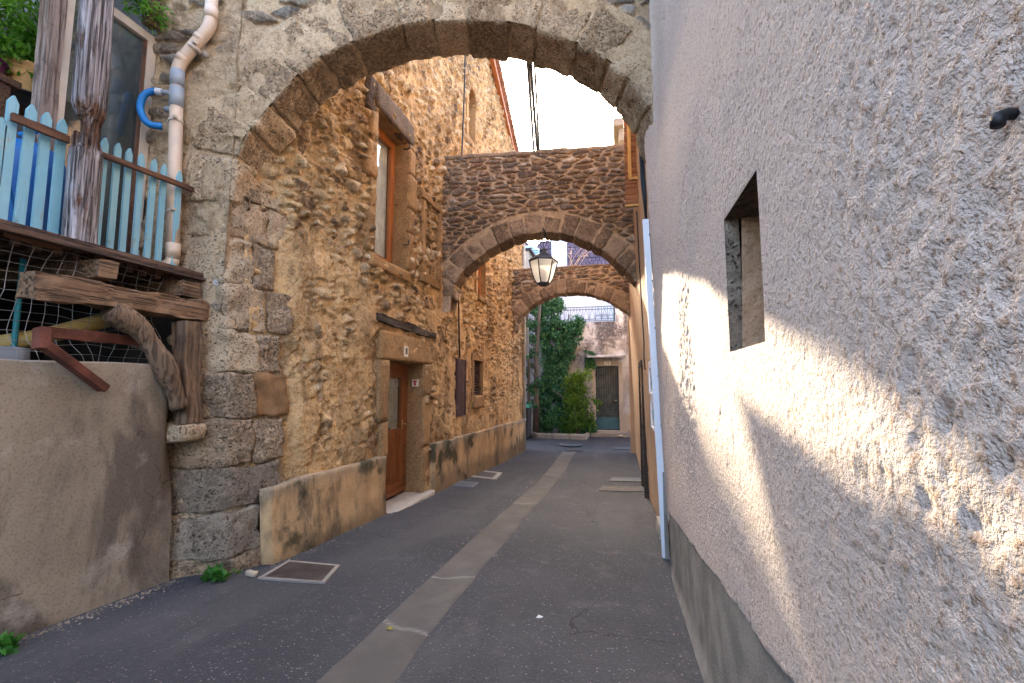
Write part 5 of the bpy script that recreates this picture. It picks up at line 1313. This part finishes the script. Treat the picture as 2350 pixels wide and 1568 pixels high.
tree = empty('creeper_tree', (-2.75, YF-.5, -.3), 0, 'bare grey tree trunk with sparse creeper leaves left of the ivy', 'tree')
m = MB()
for (x, dx, r) in ((-2.72, .05, .085), (-2.92, -.03, .04), (-2.6, -.05, .03)): m.tube([(x, YF-.5, -.35), (x+dx*.5, YF-.48, 1.0), (x+dx, YF-.5, 2.4), (x+dx*2.5, YF-.45, 3.6), (x+dx*4, YF-.4, 4.6)], [r*1.1, r, r*.9, r*.75, r*.5], 10)
for k in range(12): a = rg.uniform(1.4, 3.4); m.tube([(-2.75, YF-.5, a), (-2.75+rg.uniform(-.5, .4), YF-.5+rg.uniform(-.3, .1), a+rg.uniform(.0, .5))], .012, 6)
m.build('trunk', M['bark'], tree)
lf = MB(); leafcloud(lf, [(rg.uniform(-3.4, -2.55), YF-.5+rg.uniform(-.2, .2), rg.uniform(1.5, 4.4) if k > 12 else rg.uniform(.6, 1.6), rg.uniform(.08, .22)) for k in range(62)], 3600, .085); lf.build('crown', M['ivy'], tree)
shr = empty('shrub', (-1.3, YF-.75, -.3), 0, 'bushy yellow-green shrub in the planter between ivy and green door', 'shrub')
lf = MB(); CN = []
for k in range(60):
    h = rg.random(); r0 = .62*(1-h)**.6*(1 if h > .12 else .8); a = rg.uniform(0, 6.28)
    CN.append((-1.28 + r0*.9*math.cos(a)*rg.random()**.4, YF-.75 + .45*r0*math.sin(a), -.15 + 1.75*h, .0))
CN += [(-1.55, YF-.8, 1.35, 0), (-1.0, YF-.8, 1.55, 0), (-.98, YF-.8, 1.72, 0), (-1.58, YF-.8, 1.5, 0), (-.68, YF-.8, .75, 0)]
for (x, y, z, _) in CN:
    for _ in range(26):
        p = Vector((x + rg.gauss(0, .09), y + rg.gauss(0, .07), z + rg.gauss(0, .10)))
        for q in range(7):
            d = Vector((rg.gauss(0, .5), rg.gauss(-.1, .5), rg.gauss(.8, .4))).normalized(); s_ = d.cross(Vector((rg.gauss(0, 1), rg.gauss(0, 1), 0.1))).normalized(); L = rg.uniform(.05, .11); b0 = p + Vector((rg.gauss(0, .02), rg.gauss(0, .02), rg.gauss(0, .02)))
            lf.add([b0, b0+d*L*.5+s_*L*.15, b0+d*L, b0+d*L*.5-s_*L*.15], [(0, 1, 2, 3)], min(1, max(0, rg.gauss(.4 + .25*(z-.3), .25))))
lf.build('foliage', M['conifer'], shr)
m = MB(); [m.tube([(-1.28, YF-.75, -.35), (-1.28+rg.gauss(0, .2), YF-.75+rg.gauss(0, .1), .5), (-1.28+rg.gauss(0, .3), YF-.75, 1.2)], .018, 6) for _ in range(6)]; m.build('stem', M['bark'], shr)
m = MB(); x = -2.95
for (x0, y0, x1, y1) in ((-2.95, YF-.55, -2.65, YF-.98), (-2.65, YF-.98, -1.0, YF-1.06), (-1.0, YF-1.06, -.92, YF-.3)):
    L = math.hypot(x1-x0, y1-y0); n_ = max(1, int(L/.5))
    for k in range(n_):
        t0, t1 = k/n_, (k+1)/n_ - .01/L; ux, uy = (x1-x0)/L, (y1-y0)/L; px_, py_ = -uy*.10, ux*.10
        a_, b_ = (x0+(x1-x0)*t0, y0+(y1-y0)*t0), (x0+(x1-x0)*t1, y0+(y1-y0)*t1)
        m.block([(a_[0], a_[1], -.5), (b_[0], b_[1], -.5), (b_[0]+px_, b_[1]+py_, -.5), (a_[0]+px_, a_[1]+py_, -.5), (a_[0], a_[1], -.18), (b_[0], b_[1], -.18), (b_[0]+px_, b_[1]+py_, -.18), (a_[0]+px_, a_[1]+py_, -.18)], (5, 3, 4), .02, .006, 8)
pk = m.build('planter_kerb', M['kerb']); tag(pk, 'low stone kerb edging the planting bed at the foot of the ivy', 'kerb')
m = MB(); m.prism([(-2.9, YF-.5, -.5), (-2.64, YF-.93, -.5), (-1.0, YF-1.0, -.5), (-.93, YF-.02, -.5), (-2.9, YF-.02, -.5)], (0, 0, .25)); sl_ = m.build('planting_soil', M['soil']); sl_['kind'] = 'structure'
m = MB(); m.box((-.9, YF-.45, -.6), (3.4, YF-.02, -.20)); pv_ = m.build('pavement', M['kerb']); pv_['kind'] = 'structure'
m = MB()
for _ in range(14): u = (rg.uniform(.0, 1.3), YF-.5+rg.uniform(-.15, .1)); s_ = rg.uniform(.02, .06); m.block(bx(u[0]-s_*1.5, u[0]+s_*1.5, u[1]-s_, u[1]+s_, -.30, -.30+s_*1.4), (4, 4, 4), s_, .01, 12)
u = (.42, YF-.3); m.block(bx(u[0]-.13, u[0]+.13, u[1]-.1, u[1]+.1, -.22, -.02), (6, 6, 6), .08, .02, 8)
tag(m.build('rubble_heap', M['stone']), 'scatter of pale broken stones at the foot of the far wall', 'stones', kind='stuff')
bn = empty('wheelie_bin', (-3.05, 14.6, -.35), R(-14), 'grey wheelie bin with a green lid at the corner of the rubble house', 'bin')
m = MB(); X, Y = -3.05, 14.6; zb0 = gz(14.6); m.hexa([(X-.22, Y-.24, zb0+.05), (X+.22, Y-.24, zb0+.05), (X+.22, Y+.24, zb0+.05), (X-.22, Y+.24, zb0+.05), (X-.27, Y-.30, zb0+.98), (X+.27, Y-.30, zb0+.98), (X+.27, Y+.30, zb0+.98), (X-.27, Y+.30, zb0+.98)]); m.box((X-.28, Y-.31, zb0+.95), (X+.28, Y+.31, zb0+.99))
for x in (-.12, .0, .12): m.box((X+x-.012, Y-.30, zb0+.15), (X+x+.012, Y-.262, zb0+.9))
m.build('body', M['bin'], bn)
m = MB(); m.hexa([(X-.29, Y-.33, zb0+.991), (X+.29, Y-.33, zb0+.991), (X+.29, Y+.33, zb0+1.0), (X-.29, Y+.33, zb0+1.0), (X-.25, Y-.28, zb0+1.05), (X+.25, Y-.28, zb0+1.05), (X+.25, Y+.3, zb0+1.10), (X-.25, Y+.3, zb0+1.10)]); m.build('lid', M['binlid'], bn)
for x in (-.2, .2):
    m = MB(); m.tube([(X+x-.03, Y+.2, zb0+.09), (X+x+.03, Y+.2, zb0+.09)], .09, 16); m.build('wheel', M['blackiron'], bn)
bn2 = copy_tree(bn); bn2.location = (-3.35, 15.25, -.35+.02); bn2.rotation_euler = (0, 0, R(10)); bn2['label'] = 'second wheelie bin half hidden behind the first, by the pale wall'
bn['group'] = bn2['group'] = 'bins at the street end'

# roofs beyond
M['tiles'] = m_tiles('purple_tiles', (.075, .05, .075), (.13, .085, .11))
pr = empty('tiled_house', (-2.5, 27, 0), 0, 'house with a purple-brown tiled roof seen above the farthest arch', 'house')
m = MB(); x0, x1 = -7.0, 5.0
V = [(x0, 24.5, 7.2), (x1, 24.5, 7.2), (x1, 26.8, 9.35), (x0, 26.8, 10.2)]
nx_, ny_ = 90, 26; 
u, v = np.meshgrid(np.linspace(0, 1, nx_*4), np.linspace(0, 1, ny_*6+1), indexing='ij')
zr_ = 7.2 + v*np.interp(u*(x1-x0)+x0, [-7, -5.95, -5.72, -5.44, -4.85, -4.5, 5], [4.6, 3.9, 3.27, 3.08, 2.6, 3.0, 3.1])  # hidden left end of the ridge is shaped to cut the sun band's lower edge
P = np.stack([x0+u*(x1-x0), 24.5+v*2.6, zr_ + .035*np.abs(np.sin(u*nx_*math.pi)) - .05*((v*ny_) % 1.0)], -1)
link('roof', mesh_np('roof', P, grid_faces(nx_*4, ny_*6+1, None), dict(rnd=u)), M['tiles'], pr)
m.box((x0+.2, 24.9, -.4), (x1-.2, 25.2, 7.3)); m.build('wall', M['farwall'], pr)
p0, p1 = onY(1270, 600, 24.3), onY(1296, 556, 24.3)
m = MB(); m.box((p0[0]-.1, 24.3, p0[2]-.6), (p1[0]+.05, 24.9, p1[2]+.15)); m.box((p0[0]-.16, 24.25, p1[2]+.151), (p1[0]+.11, 24.95, p1[2]+.22)); m.build('chimney', M['whitewall'], pr)
q = onY(1225, 575, 23.5); q[2] -= .3; tp_ = MB()
for k in range(7): tp_.prism([(q[0]-.7+k*.02, 23.4, q[2]+.55-k*.12), (q[0]+.1+k*.12, 23.4, q[2]+.50-k*.14), (q[0]+.15+k*.12, 23.4, q[2]+.40-k*.14), (q[0]-.7+k*.02, 23.4, q[2]+.47-k*.12)], (0, .35+.04*k, .12))
tag(tp_.build('tarpaulin', M['tarp']), 'folded pale blue tarpaulin on a roof beyond the farthest arch', 'tarpaulin')
gy = empty('grey_house', (-5.2, 22, 0), 0, 'narrow pale rendered house end beyond the arches, left of the lantern', 'house')
m = MB(); m.box((-7.4, 21.0, -.4), (-4.05, 23.3, 7.8)); m.build('wall', M['cement'], gy); m = MB(); m.box((-7.5, 20.9, 7.801), (-3.9, 23.35, 7.9)); m.build('roof', M['blackiron'], gy); m = MB(); m.box((-4.049, 21.6, 6.6), (-4.03, 22.6, 7.5)); m.build('window', M['whitewall'], gy)
# dry weeds on the far arch
wd = empty('dry_weed', (-.6, 11.8, 4.48), 0, 'dry straw-coloured weed arching up from the top of the farthest arch', 'plant')
m = MB(); lf = MB()
for k in range(7):
    x = -1.05 + rg.gauss(0, .08); d = rg.uniform(-.25, .9); h = rg.uniform(.25, .62); s_ = spline([(x, 11.8, 4.47), (x+d*.3, 11.8, 4.47+h*.6), (x+d*.7, 11.75, 4.47+h), (x+d, 11.75, 4.47+h*.95)], 9); m.tube([tuple(p) for p in s_], .005, 5)
    for p in s_[5:]: leaves(lf, p, 2, (.04, .03, .04), .06, 0, .12)
m.build('stem', M['twig'], wd); lf.build('foliage', M['twig'], wd)

# ---------------------------------------------------------------- things on the ground
def sheet(name, quad, lift, mat, thick=.012, r=.006):
    """a cover let into the street, following its fall"""
    c = [(x, y, road_z(x, y)+lift) for (x, y) in quad]
    m = MB(); m.block([(x, y, z-thick*2) for x, y, z in c] + c, (6, 6, 2), r, .0015, 12); return m
def grate(name, quad, label, nx, ny, frame=.04, mat='iron', fm='iron', hole=.55, group=None):
    cx = sum(q[0] for q in quad)/4; cy = sum(q[1] for q in quad)/4
    e = empty(name, (cx, cy, road_z(cx, cy)), 0, label, name.replace('_', ' '), group)
    Q = [np.array(q) for q in quad]
    def P(u, v, dz): q = Q[0]*(1-u)*(1-v) + Q[1]*u*(1-v) + Q[2]*u*v + Q[3]*(1-u)*v; return (q[0], q[1], road_z(q[0], q[1]) + dz)
    m = MB()
    w0 = frame/np.linalg.norm(Q[1]-Q[0]); w1 = frame/np.linalg.norm(Q[3]-Q[0])
    for (u0, u1, v0, v1) in ((-w0, 0, -w1, 1+w1), (1, 1+w0, -w1, 1+w1), (0, 1, -w1, 0), (0, 1, 1, 1+w1)):
        C = [P(u0, v0, -.03), P(u1, v0, -.03), P(u1, v1, -.03), P(u0, v1, -.03), P(u0, v0, .013), P(u1, v0, .013), P(u1, v1, .013), P(u0, v1, .013)]; m.hexa(C)
    m.build('frame', M[fm], e)
    m = MB(); m.hexa([P(0, 0, -.02), P(1, 0, -.02), P(1, 1, -.02), P(0, 1, -.02), P(0, 0, .003), P(1, 0, .003), P(1, 1, .003), P(0, 1, .003)])
    if ny:
        for i in range(nx+1):
            u = i/nx; h = (1-hole)/nx/2; u0, u1 = max(0, u-h), min(1, u+h); m.hexa([P(u0, 0, .0035), P(u1, 0, .0035), P(u1, 1, .0035), P(u0, 1, .0035), P(u0, 0, .013), P(u1, 0, .013), P(u1, 1, .013), P(u0, 1, .013)])
        for j in range(ny+1):
            v = j/ny; h = (1-hole)/ny/2; v0, v1 = max(0, v-h), min(1, v+h); m.hexa([P(0, v0, .0035), P(1, v0, .0035), P(1, v1, .0035), P(0, v1, .0035), P(0, v0, .0125), P(1, v0, .0125), P(1, v1, .0125), P(0, v1, .0125)])
    m.build('cover', M[mat], e)
def gp(x, y, z=None):
    d = _ray(x, y); t = 1.0
    Y = 3.0
    for _ in range(40): q = CP + d*((gz(Y) - EYE)/d[2]); Y = .5*Y + .5*q[1]
    return (q[0], q[1])
def quad(*pts): return [gp(*p) for p in pts]
grate('drain_grate', quad((607, 1327), (738, 1336), (770, 1301), (664, 1292)), 'rusty square grate in the street at the foot of the corner pier', 16, 16, .035, 'rustgrate', 'kerb', .5)
sm = sheet('slate', quad((1022, 1116), (1085, 1121), (1100, 1108), (1042, 1103)), .012, 'slate'); tag(sm.build('meter_cover', M['slate']), 'plain blue-grey cover plate in the street near the house plinth', 'cover')
grate('utility_cover', quad((1068, 1091), (1130, 1098), (1142, 1087), (1088, 1080)), 'dark cover plate in a pale cement frame near the plinth', 1, 0, .10, 'iron', 'cement')
grate('drain_grate', quad((1401, 1104), (1472, 1106), (1471, 1098), (1405, 1097)), 'farther of two long grates by the right wall', 14, 1, .02, 'slate', 'iron', .4, 'grates by the right wall')
grate('drain_grate', quad((1378, 1127), (1473, 1129), (1471, 1118), (1384, 1117)), 'nearer of two long grates by the right wall, brownish iron', 18, 2, .02, 'rustgrate', 'iron', .4, 'grates by the right wall')
grate('gully_grate', [(-1.36, 12.72), (-.98, 12.72), (-.98, 12.98), (-1.36, 12.98)], 'dark slotted gully grate where the concrete gutter ends', 7, 1, .02, 'iron', 'iron', .5)
c = gp(1310, 1022); m = MB(); m.lathe([(.36, 0), (.36, .012), (.31, .013), (.31, .010), (.0, .0101)], (c[0], c[1], road_z(*c)+.004), 36); tag(m.build('manhole_cover', M['slate']), 'round manhole cover in the cross street beyond the gutter', 'manhole')
grate('drain_grate', quad((1410, 1032), (1458, 1032), (1456, 1027), (1412, 1027)), 'pale blue-grey slotted grate in the cross street at the right corner', 12, 1, .02, 'slate', 'slate', .4)
c = gp(577, 1321); m = MB(); m.block(bx(c[0]-.05, c[0]+.05, c[1]-.03, c[1]+.035, road_z(*c)-.005, road_z(*c)+.04), (7, 7, 5), .03, .008, 20); tag(m.build('loose_stone', M['stone']), 'fist-sized pale stone lying beside the rusty grate', 'stone')
c = gp(1238, 1422); z = road_z(*c)+.004; tag(MB().prism([(c[0]-.02, c[1]-.01, z), (c[0]+.012, c[1]-.014, z+.004), (c[0]+.022, c[1]+.012, z), (c[0]-.008, c[1]+.016, z+.006)], (0, 0, .004)).build('paper_scrap', M['pebwhite']), 'tiny white scrap on the asphalt right of the gutter', 'litter')
for (x, y, lab, s_) in ((894, 1443, 'small brown dead leaf lying in the concrete gutter', .028), (118, 1433, 'small yellow-green leaf on the asphalt by the low wall', .03)):
    c = gp(x, y); z = road_z(*c)+.012; V = [(c[0]-s_, c[1], z), (c[0]-s_*.2, c[1]+s_*.5, z+.01), (c[0]+s_, c[1]+s_*.2, z+.003), (c[0], c[1]-s_*.5, z+.008)]; m = MB(); m.prism(V, (0, 0, .0015)); tag(m.build('fallen_leaf', M['yellowleaf']), lab, 'leaf')
for (x, y, lab, n_, s_) in ((498, 1332, 'little green weed growing at the foot of the corner pier', 130, .06), (3, 1500, 'little green weed at the foot of the low wall, left edge of the photo', 80, .05)):
    c = gp(x, y); e = empty('weed', (c[0], c[1], road_z(*c)), 0, lab, 'weed'); m = MB(); leaves(m, (c[0], c[1], road_z(*c)+.035), n_, (s_*.8, s_*.5, .018), .045, .1, .4, .5); m.build('foliage', M['weed'], e)
    m = MB(); [m.tube([(c[0], c[1], road_z(*c)-.01), (c[0]+random.gauss(0, s_*.6), c[1]+random.gauss(0, s_*.4), road_z(*c)+.05)], .002, 4) for _ in range(8)]; m.build('stem', M['weed'], e)

gr_ = MB(); rg = random.Random(11)
for _ in range(900):
    e = rg.random()
    if e < .35: y = rg.uniform(1.9, 3.0); x = -3.38 + abs(rg.gauss(0, .05))
    elif e < .72: y = rg.uniform(3.3, 12.4); x = wx(y, -.2) + .10 + abs(rg.gauss(0, .05))
    elif e < .86: y = rg.uniform(1.2, 9); x = .36 - abs(rg.gauss(0, .04))
    else: y = rg.uniform(1.6, 10); x = -1.34 + rg.choice((-1, 1))*.22 + rg.gauss(0, .03)
    z = road_z(x, y); s_ = rg.uniform(.003, .011); a = rg.uniform(0, 3)
    V = [(x+s_*math.cos(a+k*1.57)*rg.uniform(.7, 1.3), y+s_*math.sin(a+k*1.57)*rg.uniform(.7, 1.3), z-.002) for k in range(4)] + [(x, y, z+s_*.9)]
    gr_.add(V, [(0, 1, 4), (1, 2, 4), (2, 3, 4), (3, 0, 4)], rg.random())
tag(gr_.build('grit', M['gritstone']), 'loose grit and crumbs gathered along the wall feet and the gutter', 'grit', kind='stuff')

# ---------------------------------------------------------------- light
SUN = Vector((-.235, 1.0, .370)).normalized()
W = bpy.data.worlds.new('World'); SC.world = W; W.use_nodes = True
nt = W.node_tree; nt.nodes.clear()
sky = nt.nodes.new('ShaderNodeTexSky'); sky.sky_type = 'NISHITA'; sky.sun_disc = False
sky.sun_elevation = math.asin(SUN.z); sky.sun_rotation = math.atan2(SUN.x, SUN.y)
sky.air_density = .7; sky.dust_density = 6.0; sky.ozone_density = .2
bg = nt.nodes.new('ShaderNodeBackground'); bg.inputs['Strength'].default_value = .15
wo = nt.nodes.new('ShaderNodeOutputWorld'); nt.links.new(sky.outputs[0], bg.inputs[0]); nt.links.new(bg.outputs[0], wo.inputs[0])
sl = bpy.data.lights.new('sun', 'SUN'); sl.energy = 2.0; sl.angle = R(.65); sl.color = (1.0, .86, .66)
so = bpy.data.objects.new('sun', sl); COL.objects.link(so); so.location = (-3, 20, 12)
so.rotation_euler = SUN.to_track_quat('Z', 'Y').to_euler()
SC.view_settings.view_transform = 'Standard'; SC.view_settings.look = 'None'; SC.view_settings.gamma = 1; SC.view_settings.use_curve_mapping = False
SC.view_settings.exposure = 4.0
SC.cycles.max_bounces = 8; SC.cycles.diffuse_bounces = 5; SC.cycles.transparent_max_bounces = 16
SC.cycles.use_denoising = True
